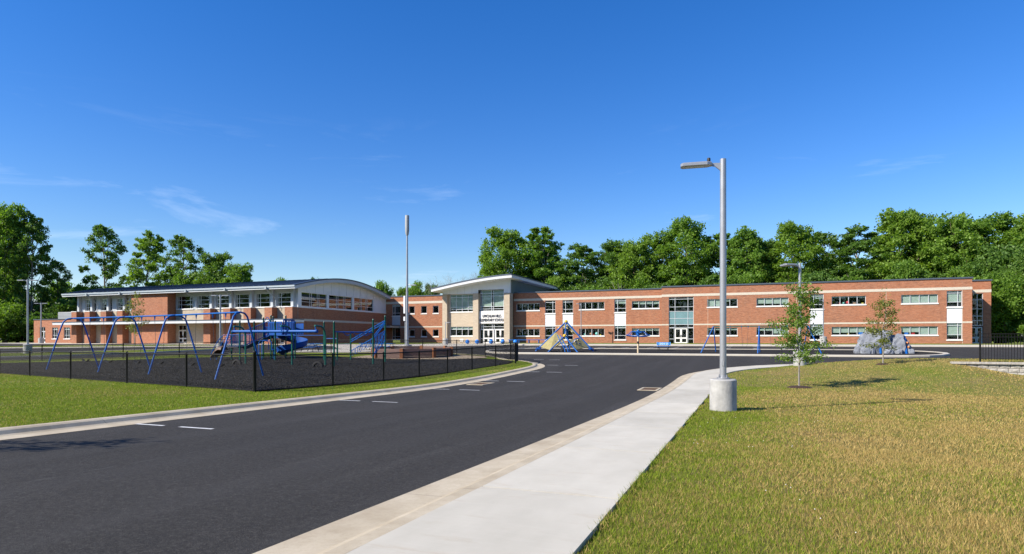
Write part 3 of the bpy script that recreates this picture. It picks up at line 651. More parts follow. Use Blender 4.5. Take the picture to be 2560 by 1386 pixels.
def letters(name, txt, size, loc, m, parent, depth=.05, rot=(R(90), 0, 0), width=None):
    cu = bpy.data.curves.new('t', 'FONT'); cu.body = txt; cu.size = size; cu.extrude = depth / 2; cu.align_x = 'CENTER'; cu.offset = 0
    to = bpy.data.objects.new('t', cu); COL.objects.link(to); bpy.context.view_layer.update()
    me = bpy.data.meshes.new_from_object(to.evaluated_get(bpy.context.evaluated_depsgraph_get())); bpy.data.objects.remove(to)
    if width:
        xs = [v.co.x for v in me.vertices]; k = width / (max(xs) - min(xs))
        for v in me.vertices: v.co.x *= k
    M = Matrix.Translation(loc) @ Matrix.Rotation(rot[2], 4, 'Z') @ Matrix.Rotation(rot[0], 4, 'X'); me.transform(M)
    root = parent
    while root.parent: root = root.parent
    me.transform(Matrix.Translation([-c for c in ORG[root.name]])); me.materials.clear(); me.materials.append(MAT[m]); return link(name, me, parent)
letters('sign_lettering', 'UWCHLAN HILLS', .62, (-36.4, 86.30, 5.03), 'letter', school, width=3.05)
letters('sign_lettering', 'ELEMENTARY SCHOOL', .62, (-36.4, 86.30, 4.42), 'letter', school, width=3.95)
# curved roof of the pavilion: low on the left, high edge on the right
def parc(t): return -45.5 + 13.2 * t, 8.95 + 1.72 * math.sin(t * 1.42) / math.sin(1.42)
N = 18; top = [parc(k / N) for k in range(N + 1)]; y0, y1 = 84.0, 108.0
q = MB()
for (xa, za), (xb, zb) in zip(top, top[1:]): q.quad((xa, y0, za + .5), (xb, y0, zb + .5), (xb, y1, zb + .5), (xa, y1, za + .5))
obj('roof', q, 'roof_metal', school)['label'] = 'dark curved metal roof of the entrance pavilion'
q = MB(); a = [(x, y0, z) for x, z in top]; b = [(x, y0, z + .40) for x, z in top]
for k in range(N): q.quad(a[k], a[k + 1], b[k + 1], b[k])
xe, ze = top[-1]; q.quad((xe, y0, ze), (xe, y1, ze), (xe, y1, ze + .40), (xe, y0, ze + .40)); x_, z_ = top[0]; q.quad((x_, y0, z_), (x_, y1, z_), (x_, y1, z_ + .40), (x_, y0, z_ + .40))
obj('fascia', q, 'fascia', school); q = MB()
for k in range(N): q.quad((b[k][0], y0 - .06, b[k][2]), (b[k + 1][0], y0 - .06, b[k + 1][2]), (b[k + 1][0], y0 - .06, b[k + 1][2] + .16), (b[k][0], y0 - .06, b[k][2] + .16)); q.quad((b[k][0], y0 - .06, b[k][2]), (b[k + 1][0], y0 - .06, b[k + 1][2]), (b[k + 1][0], y0, b[k + 1][2]), (b[k][0], y0, b[k][2])); q.quad((b[k][0], y0 - .06, b[k][2] + .16), (b[k + 1][0], y0 - .06, b[k + 1][2] + .16), (b[k + 1][0], y0 + .1, b[k + 1][2] + .11), (b[k][0], y0 + .1, b[k][2] + .11))
q.quad((xe + .06, y0 - .06, ze + .4), (xe + .06, y1, ze + .4), (xe + .06, y1, ze + .56), (xe + .06, y0 - .06, ze + .56)); q.quad((xe + .06, y0, ze + .4), (xe + .06, y1, ze + .4), (xe, y1, ze + .4), (xe, y0, ze + .4)); q.quad((xe + .06, y0, ze + .56), (xe + .06, y1, ze + .56), (xe - .1, y1, ze + .51), (xe - .1, y0, ze + .51))
obj('roof_edge', q, 'cap_metal', school)
q = MB()
for k in range(N): q.quad((top[k][0], y0 + .01, top[k][1] + .003), (top[k + 1][0], y0 + .01, top[k + 1][1] + .003), (top[k + 1][0], y1, top[k + 1][1] + .003), (top[k][0], y1, top[k][1] + .003))
obj('soffit', q, 'soffit', school)
# grey gable panel under the curve
q = MB(); xs = [-44.6 + (11.2) * k / 24 for k in range(25)]
def parcz(x):
    t = (x + 45.5) / 13.2; return parc(t)[1]
for xa, xb in zip(xs, xs[1:]):
    lo = 8.66 if not (-38.46 < (xa + xb) / 2 < -34.29) else 9.2
    q.quad((xa, 86.12, lo), (xb, 86.12, lo), (xb, 86.12, parcz(xb)), (xa, 86.12, parcz(xa)))
tag(obj('gable_panel', q, 'white_panel', school), 'pale metal panel below the curved pavilion roof')
for k in range(1, 9):
    x = -44.6 + k * 1.25
    if not -38.6 < x < -34.2: pbox('panel_joint', 'alu_grey', x - .012, 86.10, 8.7, x + .012, 86.12, parcz(x) - .02)
obj('wall_return', MB().quad((-33.4, 86.1, 8.6), (-33.4, 108, 8.6), (-33.4, 108, ze), (-33.4, 86.1, ze)), 'dark_panel', school)['label'] = 'dark clerestory wall beside the pavilion roof'
pbox('corner_post', 'white_panel', -33.75, 86.05, 8.64, -33.36, 86.5, ze, label='pale corner panel under the pavilion roof')
obj('wall_return', MB().quad((-44.6, 86.2, .7), (-44.6, 95, .7), (-44.6, 95, 8.9), (-44.6, 86.2, 8.9)), 'tan_block', school)
# ---- connector wing
FC = Face('Y', 95.0); HC = []
for u0 in (-55.8, -53.4, -51.1):
    for z0, z1 in ((6.2, 7.5), (2.2, 3.4)): HC.append((u0, u0 + 1.13, z0, z1)); window(FC, u0, u0 + 1.13, z0, z1, (), (), None, fw=.08)
for u0 in (-62.1, -59.2): HC.append((u0, u0 + 1.62, 5.86, 7.85)); window(FC, u0, u0 + 1.62, 5.86, 7.85, (.73 if u0 < -60 else .3,), (.25, .86), [.15, .15])
HC.append((-59.2, -57.58, 1.1, 3.75)); window(FC, -59.2, -57.58, 1.72, 3.75, (.3,), (.25,), None); pbox('spandrel_panel', 'grey_panel', -59.2, 94.97, 3.77, -57.58, 95.1, 5.7)
wall(FC, -64, -44.6, .7, 9.2, HC, 'red_brick', 'red brick connector wall partly in the gymnasium shadow')
bands(FC, -64, -44.65, [], (7.95, 8.35), (3.78, 3.98)); pbox('parapet_cap', 'cap_metal', -64, 94.9, 9.2, -44.7, 95.4, 9.36); pbox('roof', 'roof_grey', -64, 95.3, 8.6, -44.8, 112, 8.9)
cn = pbox('canopy', 'cap_metal', -63.2, 91.8, 4.05, -57.6, 94.95, 4.18, label='small dark canopy in the corner behind the gymnasium'); pbox('fascia', 'grey_panel', -63.1, 91.9, 3.75, -57.7, 94.9, 4.045, parent=cn)
# ---- gymnasium
FG = Face('Y', 72.0); FE = Face('X', -60.5); GX0, GX1 = -106.6, -60.5
HG = []; wins = [(-104.9, -102.2, 1), (-101.2, -98.4, 1), (-97.4, -94.6, 1), (-93.7, -91.8, 1), (-83.9, -80.5, 0), (-79.8, -76.5, 0), (-75.95, -72.75, 0), (-72.15, -68.85, 0), (-68.15, -65.0, 0), (-64.3, -61.1, 0)]
for u0, u1, lf in wins:
    HG.append((u0, u1, 6.46, 8.45)); window(FG, u0, u1, 6.46, 8.45, (.08, .22, .78, .92), (.33, .66), [0, .35, .5, .35, 0] if lf else None, glass='glass', sill=False, room=3.0)
    q = MB(); FG.box(q, u0 - .1, u1 + .1, -.10, .1, 6.32, 6.455); obj('sill', q, 'white_sill', school)
    if lf: HG += [(u0, u1, 4.95, 6.2), (u0 + .3, u1 - .1, 1.8, 3.95)]; window(FG, u0, u1, 4.95, 6.2, (.25,), (.5,), [.0, .5], sill=True); window(FG, u0 + .3, u1 - .1, 1.8, 3.95, (.22, .8), (.3, .75), [.4, .4, .4])
for u0 in (-83.7, -64.4 + .6): HG.append((u0, u0 + 1.75, 1.0, 3.9)); door(FG, u0, u0 + 1.75, 1.05, 3.1, 2, 'white_sill'); window(FG, u0, u0 + 1.75, 3.12, 3.9, (.5,), (), None, sill=False)
wall(FG, GX0, GX1, .7, 6.33, [h for h in HG if h[3] < 6.4], 'tan_block', 'tan block infill of the gymnasium front')
wall(FG, GX0, GX1, 6.33, 9.1, [h for h in HG if h[2] > 6.4], 'grey_panel', 'grey metal window band of the gymnasium')
for x in (-106.1, -102.9, -99.0, -95.2, -76.6, -72.7, -68.8, -64.9, -61.25):
    wd = .68 if x > -90 else .62
    pr = pbox('pier', 'red_brick', x - wd, 70.9, .7, x + wd, 71.99, 6.30, label='red brick pier of the gymnasium front'); pbox('pier_cap', 'white_sill', x - wd - .04, 70.86, 6.301, x + wd + .04, 71.9, 6.40, parent=pr)
    pbox('column', 'grey_panel', x - .22, 71.6, 6.42, x + .22, 71.98, 9.05)
pbox('wall', 'red_brick', -92.0, 70.5, .7, -84.2, 71.98, 9.05, label='tall red brick mass in the middle of the gymnasium front')
# gable end
HE = []
for a, b in ((72.75, 78.5), (79.0, 85.0), (85.5, 91.0)): HE.append((a, b, 6.5, 8.55)); window(FE, a, b, 6.5, 8.55, (.33, .40, .63, .70), (.33, .66), None, glass='gym_glass', sill=False, room=3.0)
wall(FE, 72.0, 95.0, .7, 6.3, [], 'red_brick', 'shaded red brick end wall of the gymnasium')
wall(FE, 72.0, 95.0, 6.3, 8.9, HE, 'white_panel', 'pale metal window band of the gymnasium end')
q = MB(); FE.box(q, 71.96, 95, -.03, .1, 6.28, 6.44); obj('sill', q, 'white_sill', school); q = MB(); FE.box(q, 72.02, 95, -.02, .1, 4.36, 4.68); obj('stone_band', q, 'stone_band', school)
def garc(t): return 70.0 + 24.6 * t, 8.78 + 2.05 * math.sin(math.pi * (.04 + .92 * t)) - .25
N = 26; ga = [garc(k / N) for k in range(N + 1)]; xa, xb = -107.6, -59.3
q = MB(); ys = [72.0 + 22.6 * k / 24 for k in range(25)]
gz = lambda y: garc((y - 70) / 24.6)[1]
for a, b in zip(ys, ys[1:]): q.quad((-60.5, a, 8.9), (-60.5, b, 8.9), (-60.5, b, max(8.9, gz(b))), (-60.5, a, max(8.9, gz(a))))
tag(obj('gable_panel', q, 'white_panel', school), 'pale metal gable under the curved gymnasium roof')
for k in range(1, 12): y_ = 72 + k * 1.9; q = MB().box(-60.5, y_ - .012, 8.62, -60.48, y_ + .012, gz(y_) - .02); obj('panel_joint', q, 'alu_grey', school)
q = MB()
for (ya, za), (yb, zb) in zip(ga, ga[1:]): q.quad((xa, ya, za + .58), (xb, ya, za + .58), (xb, yb, zb + .58), (xa, yb, zb + .58))
rf = tag(obj('roof', q, 'roof_metal', school), 'dark blue grey barrel roof with standing seams')
for k in range(1, 48):
    x = xa + k; q = MB()
    for (ya, za), (yb, zb) in zip(ga[:18:3], ga[3:21:3]): q.quad((x - .02, ya, za + .58), (x - .02, yb, zb + .58), (x - .02, yb, zb + .65), (x - .02, ya, za + .65)); q.quad((x + .02, ya, za + .58), (x + .02, yb, zb + .58), (x + .02, yb, zb + .65), (x + .02, ya, za + .65)); q.quad((x - .02, ya, za + .65), (x + .02, ya, za + .65), (x + .02, yb, zb + .65), (x - .02, yb, zb + .65))
    obj('standing_seam', q, 'roof_metal', rf)
q = MB()
for (ya, za), (yb, zb) in zip(ga, ga[1:]): q.quad((xa, ya, za), (xb, ya, za), (xb, yb, zb), (xa, yb, zb))
obj('soffit', q, 'soffit', school)
e0 = ga[0]; q = MB().box(xa, 69.96, e0[1] + .04, xb - .002, 70.0, e0[1] + .26); obj('fascia', q, 'fascia', school)['label'] = 'white eaves board of the gymnasium'
q = MB().box(xa, 69.82, e0[1] + .28, xb - .002, 70.02, e0[1] + .52); obj('gutter', q, 'alu_grey', school)
q = MB()
for (ya, za), (yb, zb) in zip(ga, ga[1:]): q.quad((xb, ya, za - .02), (xb, yb, zb - .02), (xb, yb, zb + .44), (xb, ya, za + .44))
obj('fascia', q, 'grey_panel', school)['label'] = 'curved pale edge board of the gymnasium gable'
q = MB()
for (ya, za), (yb, zb) in zip(ga, ga[1:]): q.quad((xb + .05, ya, za + .44), (xb + .05, yb, zb + .44), (xb + .05, yb, zb + .62), (xb + .05, ya, za + .62)); q.quad((xb + .05, ya, za + .62), (xb + .05, yb, zb + .62), (xb - .1, yb, zb + .60), (xb - .1, ya, za + .60)); q.quad((xb + .05, ya, za + .44), (xb + .05, yb, zb + .44), (xb, yb, zb + .44), (xb, ya, za + .44))
obj('roof_edge', q, 'cap_metal', school)
for x in (-101.4, -93.7, -87.5 + 7.9, -71.9, -64.3):
    q = MB().box(x - .12, 69.66, e0[1] + .05, x + .12, 69.94, e0[1] + .42); q.tube([(x, 69.85, e0[1] + .1), (x + .05, 70.2, e0[1] - .25), (x + .3, 71.4, 7.6), (x + .3, 71.42, 6.45)], .05, 6); obj('downpipe', q, 'alu_grey', school)
cn = pbox('canopy', 'fascia', -109.0, 69.3, 4.12, -59.4, 71.95, 4.48, label='long flat white canopy along the gymnasium front')
pbox('canopy_roof', 'cap_metal', -109.05, 69.25, 4.485, -59.35, 71.9, 4.60, parent=cn)
obj('wall_return', MB().quad((GX0, 72, .7), (GX0, 94, .7), (GX0, 94, 9.4), (GX0, 72, 9.4)), 'grey_panel', school); obj('wall_return', MB().quad((GX0, 94.6, .7), (GX1, 94.6, .7), (GX1, 94.6, 8.9), (GX0, 94.6, 8.9)), 'red_brick', school)
# low annex
FX = Face('Y', 76.0); HX = [(-119.6, -118.0, 1.85, 3.88), (-116.4, -114.7, 1.85, 3.88), (-123.05, -121.5, 1.0, 4.0)]
for a, b in ((-119.6, -118.0), (-116.4, -114.7)): window(FX, a, b, 1.85, 3.88, (.3, .72), (.3, .8), [.2, .2, .2])
window(FX, -123.05, -121.5, 3.2, 4.0, (.6,), (), None, sill=False); door(FX, -122.1, -121.5, 1.05, 3.18, 1, 'alu'); window(FX, -123.05, -122.12, 1.05, 3.18, (), (.3,), None, sill=False)
wall(FX, -124.7, -106.6, .7, 5.3, HX, 'red_brick', 'low red brick annex beside the gymnasium'); pbox('parapet_cap', 'cap_metal', -124.8, 75.9, 5.3, -106.7, 76.4, 5.46)
obj('wall_return', MB().quad((-124.7, 76, .7), (-124.7, 95, .7), (-124.7, 95, 5.3), (-124.7, 76, 5.3)), 'red_brick', school); pbox('roof', 'roof_grey', -124.6, 76.3, 4.9, -106.7, 94, 5.1)
sc = pbox('roof_screen', 'roof_grey', -123.4, 79.5, 5.101, -111, 84, 6.9, label='grey louvred equipment screen on the annex roof')
for k in range(6): pbox('louvre', 'alu_grey', -123.4, 79.44, 5.35 + k * .25, -111, 79.5, 5.39 + k * .25, parent=sc)
# ------------------------------------------------------------------ lamps
def lamp(x, y, z, h, heads, label, base_r=.34, base_h=.84, pr=.085, hl=.72, sensor=False, name='street_lamp', thin=False):
    o = wthing(name, (x, y, z), label, 'lamp', 'parking lot lamps')
    b = MB().lathe((x, y, z), [(base_r, -.2), (base_r, base_h - .03), (base_r - .03, base_h)], 28); obj('concrete_base', b, 'base_concrete', o)
    p = MB().lathe((x, y, z), [(pr, base_h + .02), (pr * .97, h * .6), (pr * .92, h)], 16); p.lathe((x, y, z), [(pr * 1.9, base_h), (pr * 1.9, base_h + .04), (pr * 1.25, base_h + .05), (pr * 1.2, base_h + .10)], 16)
    po = obj('pole', p, 'galv', o)
    for k in range(4): a = R(45 + 90 * k); obj('anchor_bolt', MB().lathe((x + pr * 1.6 * math.cos(a), y + pr * 1.6 * math.sin(a), z + base_h + .04), [(.016, -.01), (.016, .05), (.009, .055), (.009, .08)], 6), 'galv', po)
    if not thin:
        hd = MB().box(x - .03, y - pr - .012, z + base_h + .35, x + .03, y - pr * .5, z + base_h + .47); obj('hand_hole_cover', hd, 'galv', po)
    for a in heads:
        c, s = math.cos(R(a)), math.sin(R(a)); L = lambda u, v, zz: (x + c * u - s * v, y + s * u + c * v, z + h + zz)
        arm = MB(); arm.prism([L(pr * .8, -.03, -.30), L(pr * .8, -.03, -.10), L(.32, -.03, -.09), L(.32, -.03, -.16), L(.20, -.03, -.18)], Vector(L(0, .06, 0)) - Vector(L(0, 0, 0))); obj('arm', arm, 'galv', o)
        W = .17; hz0, hz1 = -.15, -.06
        out = [(.28, W * .5), (.40, W), (.30 + hl, W), (.36 + hl, W * .6)]; ring = [(u, v) for u, v in out] + [(u, -v) for u, v in out[::-1]]
        hb = MB(); n = len(ring); hb.v = [L(u, v, hz0) for u, v in ring] + [L(u, v, hz1 - .03) for u, v in ring] + [L(.30 + (u - .28) * .94, v * .8, hz1) for u, v in ring]
        hb.f = [tuple(range(n - 1, -1, -1)), tuple(range(2 * n, 3 * n))] + [(r * n + k, r * n + (k + 1) % n, r * n + n + (k + 1) % n, r * n + n + k) for r in (0, 1) for k in range(n)]
        ho = obj('lamp_head', hb, 'galv', o)
        uv = [(.48, .11), (.30 + hl - .05, .11), (.30 + hl - .05, -.11), (.48, -.11)]
        q = MB(); q.v = [L(u, v, hz0 - .012) for u, v in uv] + [L(u, v, hz0 + .001) for u, v in uv]; q.f = [(0, 1, 2, 3)] + [(k, (k + 1) % 4, 4 + (k + 1) % 4, 4 + k) for k in range(4)]
        lo = obj('light_panel', q, 'alu_grey', ho)
        for k in range(5):
            u = .52 + k * .075; q = MB(); q.add([L(u, -.08, hz0 - .016), L(u + .055, -.08, hz0 - .016), L(u + .055, .08, hz0 - .016), L(u, .08, hz0 - .016)], [(0, 1, 2, 3)])
        if sensor: obj('photocell', MB().lathe(L(.36, 0, -.075), [(.04, 0), (.045, .02), (.045, .11), (.035, .13)], 12), 'black_plastic', ho)
    return o
lamp(-.66, 17.2, Z(-.66, 17.2) + .07, 6.62, [186], 'grey lamp post on a round concrete base beside the pavement', sensor=True)
lamp(2.75, 40.3, float(zlawn(2.75, 40.3)), 6.05, [182, 215], 'lamp post with two heads standing behind the young tree', base_r=.36)
lamp(7.66, 77.3, Z(7.66, 77.3) + .14, 5.15, [200], 'slim lamp post on concrete base between two tall classroom windows', base_r=.36, base_h=.95, pr=.06, hl=.3)
lamp(-22.0, 84.2, Z(-22, 84.2) + .13, 5.6, [190], 'slim lamp post against the brick wall behind the pyramid climber', base_r=.25, base_h=.3, pr=.06, hl=.3)
lamp(-39.9, 77.9, Z(-39.9, 77.9) + .03, 3.2, [0], 'short lamp post at the corner of the tan entrance', base_r=.36, base_h=.85, pr=.05, hl=.4)
lamp(-74.2, 44.6, Z(-74.2, 44.6) + .1, 8.15, [18, 198], 'tall lamp post with a pair of heads on the verge beside the playground', base_r=.42, base_h=1.0, pr=.10, hl=.8)
lamp(-114.6, 71.0, Z(-114.6, 71) + .03, 7.0, [20, 200], 'lamp post with a pair of heads before the low brick annex', base_r=.42, base_h=.9, pr=.11, hl=.8)
lamp(-58.6, 56.2, Z(-58.6, 56.2), 6.5, [18, 198], 'lamp post with a pair of heads in front of the gymnasium windows', base_r=.42, base_h=.8, pr=.1, hl=.75)
# antenna mast
mx, my = -38.5, 65.1; mz = Z(mx, my) + .02
o = wthing('antenna_mast', (mx, my, mz), 'very tall grey mast with a fat cylinder on top before the entrance', 'mast')
obj('concrete_base', MB().lathe((mx, my, mz), [(.56, -.2), (.56, .40), (.53, .43)], 28), 'base_concrete', o)
obj('pole', MB().lathe((mx, my, mz), [(.26, .43), (.26, .5), (.19, .55), (.185, 1.5), (.15, 6), (.12, 9.5), (.105, 13.6)], 18), 'galv', o)
obj('antenna_cover', MB().lathe((mx, my, mz), [(.12, 13.55), (.2, 13.75), (.25, 14.2), (.25, 15.9), (.24, 15.98)], 20), 'roof_grey', o)
for zb, hh, wd in ((4.2, 2.1, .16), (3.3, .5, .14)): obj('equipment_box', MB().bbox(mx - .42, my - .16, mz + zb, mx - .18, my + .16, mz + zb + hh, .02), 'white_panel', o)
obj('conduit', MB().tube([(mx - .28, my, mz + .45), (mx - .28, my, mz + 3.3)], .04, 6), 'alu_grey', o)
a = MB().tube([(mx + .1, my, mz + 7.55), (mx + .35, my, mz + 7.68), (mx + .5, my, mz + 7.6)], .04, 6); obj('arm', a, 'galv', o)
obj('lamp_head', MB().bbox(mx + .45, my - .14, mz + 7.53, mx + 1.25, my + .14, mz + 7.62, .02), 'galv', o)
# ------------------------------------------------------------------ chain-link fence round the playground
FPATH = [(-66, 28.4), (-53.5, 25.6), (-46.5, 24.0), (-39.7, 22.4), (-35.6, 21.5), (-30.6, 20.3), (-25.2, 19.1), (-20.6, 18.1), (-16.25, 17.1), (-16.2, 21.4), (-16.05, 25.0), (-15.85, 28.0), (-15.65, 30.8), (-15.45, 33.6), (-15.25, 36.8), (-15.1, 40.0), (-15.9, 42.6), (-17.4, 45.0), (-20.5, 47.2), (-24.3, 49.6), (-28.5, 51.0), (-33, 51.2)]
BPATH = [(-43.5, 48.8), (-45.8, 44.2), (-48.0, 41.4), (-51.4, 38.6), (-55.4, 34.4), (-60, 31.6), (-66, 28.4)]
GPATH = [(-33, 51.2), (-38.5, 50.6), (-43.5, 48.8)]
def chainlink(paths, label):
    o0 = paths[0][8]; o = wthing('chain_link_fence', (o0[0], o0[1], Z(*o0)), label, 'fence'); FH = 1.3
    done = set()
    for P in paths:
        for (x, y) in P:
            if (x, y) in done: continue
            done.add((x, y)); big = (x, y) in ((-16.25, 17.1), (-15.1, 40.0), (-66, 28.4)); r = .055 if big else .04; z = Z(x, y) + .1
            obj('post', MB().lathe((x, y, z), [(r, -.15), (r, FH + (.09 if big else .03)), (r * 1.15, FH + (.10 if big else .04)), (r * .6, FH + (.15 if big else .07))], 8), 'black_metal', o)
        w = MB()
        for a, b in zip(P, P[1:]):
            A = Vector((a[0], a[1], Z(*a) + .1)); B = Vector((b[0], b[1], Z(*b) + .1)); up = Vector((0, 0, FH))
            obj('top_rail', MB().tube([A + up, B + up], .03, 6), 'black_metal', o); obj('bottom_wire', MB().tube([A + up * .04, B + up * .04], .010, 4), 'black_metal', o)
            L = (B - A).length; d = (B - A) / L; nrm = d.cross(Vector((0, 0, 1))) * .0045; hh = FH * .98; n = int(L / .075)
            for sgn in (1, -1):
                for k in range(-int(hh / .075), n + int(hh / .075)):
                    u0 = k * .075 if sgn > 0 else (k * .075 + hh); u1 = u0 + sgn * hh; z0, z1 = .02, hh
                    def clipu(ua, za, ub, zb):
                        pts = []
                        for (p, zp, q_, zq) in ((ua, za, ub, zb),):
                            t0, t1 = 0.0, 1.0; du = q_ - p
                            lo, hi = sorted(((0 - p) / du, (L - p) / du)); t0 = max(t0, lo); t1 = min(t1, hi)
                            if t1 - t0 > .01: return (p + du * t0, zp + (zq - zp) * t0, p + du * t1, zp + (zq - zp) * t1)
                        return None
                    c = clipu(u0, z0, u1, z1)
                    if not c: continue
                    p = A + d * c[0] + (B.z - A.z) * Vector((0, 0, 0)) + Vector((0, 0, c[1])); q_ = A + d * c[2] + Vector((0, 0, c[3])); e = Vector((0, 0, .006))
                    w.add([p - e, p + nrm, p + e, q_ - e, q_ + nrm, q_ + e], [(0, 1, 4, 3), (1, 2, 5, 4), (2, 0, 3, 5)])
        me = bpy.data.meshes.new('wire_mesh'); off = ORG[o.name]; me.from_pydata([(v[0] - off[0], v[1] - off[1], v[2] - off[2]) for v in w.v], [], w.f); me.materials.append(MAT['black_metal'])
        tag(link('wire_mesh', me, o), kind='stuff')
    return o
chainlink([FPATH, GPATH, BPATH], 'low black chain link fence around the playground')
# ------------------------------------------------------------------ big blue swing set
def swing_seat(o, A, B, zs, cm='chain', sm='rubber', sag=.14):
    A, B = Vector(A), Vector(B); d = (B - A); L = d.length; d /= L; side = d.cross(Vector((0, 0, 1)))
    p0 = A + d * L * .16; p1 = B - d * L * .16; p0.z = p1.z = zs + sag
    pts = [p0 + (p1 - p0) * t + Vector((0, 0, -sag * (1 - (2 * t - 1) ** 2))) for t in (0, .15, .32, .5, .68, .85, 1)]
    s = MB(); t = Vector((0, 0, .012)); sw = side * .075
    for a, b in zip(pts, pts[1:]): s.add([a - sw - t, a + sw - t, a + sw + t, a - sw + t, b - sw - t, b + sw - t, b + sw + t, b - sw + t], [(0, 1, 5, 4), (2, 3, 7, 6), (1, 2, 6, 5), (3, 0, 4, 7), (0, 3, 2, 1), (4, 5, 6, 7)])
    so = obj('swing_seat', s, sm, o)
    for a, b in ((A, p0), (B, p1)):
        obj('chain', MB().tube([a, b], .010, 5), cm, so)
    for a in (A, B): obj('hanger', MB().tube([a + Vector((0, 0, .16)), a - Vector((0, 0, .04))], [.05, .02], 6), 'blue', o)
fr = [((-41.8, 26.2), (-39.9, 28.3)), ((-35.95, 25.4), (-34.8, 28.0)), ((-30.9, 24.66), (-29.75, 27.2)), ((-23.8, 22.5), (-24.1, 26.0))]
mid = [((a[0] + b[0]) / 2, (a[1] + b[1]) / 2) for a, b in fr]; BH = 3.02
o = wthing('swing_set', (mid[1][0], mid[1][1], Z(*mid[1]) + .13), 'long blue arched swing set with six black seats inside the fence', 'swing set')
tops = []
for (a, b), m_ in zip(fr, mid):
    za, zb = Z(*a) + .06, Z(*b) + .06; T = Vector((*m_, BH + (.0))); tops.append(T); A = Vector((*a, za)); B = Vector((*b, zb)); w_ = (B - A); w_.z = 0; w_.normalize()
    arch = [T - w_ * .62 - Vector((0, 0, .55)), T - w_ * .50 - Vector((0, 0, .22)), T - w_ * .30 - Vector((0, 0, .05)), T, T + w_ * .30 - Vector((0, 0, .05)), T + w_ * .50 - Vector((0, 0, .22)), T + w_ * .62 - Vector((0, 0, .55))]
    obj('arch', MB().tube(arch, .047, 10), 'blue', o)
    obj('leg', MB().tube([arch[0], A], .044, 10), 'blue', o); obj('leg', MB().tube([arch[-1], B], .044, 10), 'blue', o)
for p, q in zip(tops, tops[1:]):
    obj('top_beam', MB().tube([p, q], .044, 10), 'blue', o); d = q - p
    for t0, t1 in ((.17, .34), (.60, .79)):
        A = p + d * t0 - Vector((0, 0, .2)); B = p + d * t1 - Vector((0, 0, .2)); swing_seat(o, A, B, Z(A.x, A.y) + .62)
# ------------------------------------------------------------------ main play structure
PX, PY = -37.3, 40.5; PG = lambda x, y: Z(x, y) + .13
o = wthing('play_structure', (PX, PY, PG(PX, PY)), 'blue and green play structure with stairs and spiral slide', 'play structure')
posts = {'a': (-39.45, 39.0, 3.24), 'b': (-37.9, 38.3, 3.14), 'c': (-37.5, 39.4, 3.10), 'd': (-38.3, 41.3, 3.5), 'e': (-37.1, 41.1, 3.55), 'e2': (-36.6, 40.3, 3.62), 'f': (-34.9, 38.9, 3.1), 'g': (-36.3, 41.7, 3.65), 'h': (-35.0, 41.3, 3.05)}
for x, y, zt_ in posts.values(): obj('post', MB().lathe((x, y, 0), [(.062, PG(x, y) - .1), (.062, zt_ - .03), (.07, zt_ - .02), (.05, zt_ + .03)], 12), 'green_post', o)
G0 = PG(PX, PY)
DK = 2.05
obj('deck', MB().bbox(-37.1, 40.25, DK - .12, -35.1, 41.75, DK, .02), 'blue_plastic', o)['label'] = 'upper deck'
obj('deck', MB().bbox(-39.5, 38.5, .98, -38.3, 39.7, 1.1, .02), 'black_plastic', o)['label'] = 'lower deck'
# stairs from the low deck to the upper deck
s0, s1 = Vector((-38.5, 39.3, 1.02)), Vector((-36.95, 40.9, DK)); dr = (s1 - s0); hd = Vector((dr.x, dr.y, 0)).normalized(); sd = Vector((-hd.y, hd.x, 0))
for sg in (-1, 1):
    a, b = s0 + sd * .48 * sg, s1 + sd * .48 * sg
    obj('stringer', MB().beam(a - Vector((0, 0, .12)), b - Vector((0, 0, .12)), .06, .24), 'black_plastic', o)
    obj('handrail', MB().tube([a + Vector((0, 0, 1.28)), b + Vector((0, 0, 1.28))], .028, 8), 'blue_plastic', o); obj('lower_rail', MB().tube([a + Vector((0, 0, .12)), b + Vector((0, 0, .12))], .024, 8), 'blue_plastic', o)
    for k in range(17): p = a + (b - a) * ((k + .5) / 17); obj('baluster', MB().tube([p + Vector((0, 0, .12)), p + Vector((0, 0, 1.28))], .015, 5), 'blue_plastic', o)
for k in range(6): p = s0 + dr * ((k + .5) / 6); obj('step', MB().obox(p, .26, .9, .05, math.atan2(hd.y, hd.x)), 'black_plastic', o)
# steps and guard from the ground to the lower deck
for k in range(4): obj('step', MB().obox((-39.9 + k * .05 - .22 * (3 - k), 38.9, G0 + .25 + k * .2), .26, .95, .05), 'black_plastic', o)
for ya in (38.45, 39.75):
    obj('handrail', MB().tube([(-39.5, ya, 2.0), (-38.1, ya, 2.05)], .028, 8), 'blue_plastic', o)
    for k in range(12): x = -39.45 + k * .12; obj('baluster', MB().tube([(x, ya, 1.08), (x, ya, 2.02)], .015, 5), 'blue_plastic', o)
# guard panels of the upper deck
def slat_panel(a, b, z0, z1, n, name='guard_panel', m='blue_plastic', arch=0):
    a, b = Vector((*a, 0)), Vector((*b, 0)); d = b - a; ang = math.atan2(d.y, d.x); r = obj(name, MB().obox((a + d / 2 + Vector((0, 0, z0 + .14))), d.length, .05, .28, ang).obox((a + d / 2 + Vector((0, 0, z1 - .06))), d.length, .05, .12, ang), m, o)
    for k in range(n + 1): p = a + d * (k / n); obj('slat', MB().obox(p + Vector((0, 0, (z0 + z1) / 2)), d.length / n * .5, .035, z1 - z0 - .1, ang), m, r)
slat_panel((-36.75, 40.2), (-35.15, 39.9), DK - .05, DK + 1.05, 8)
slat_panel((-35.05, 40.0), (-35.0, 41.2), DK + .05, DK + 1.25, 7); slat_panel((-36.3, 41.75), (-35.05, 41.4), DK, DK + 1.1, 8)
slat_panel((-38.2, 41.4), (-36.4, 41.75), DK - .3, DK + .7, 9)
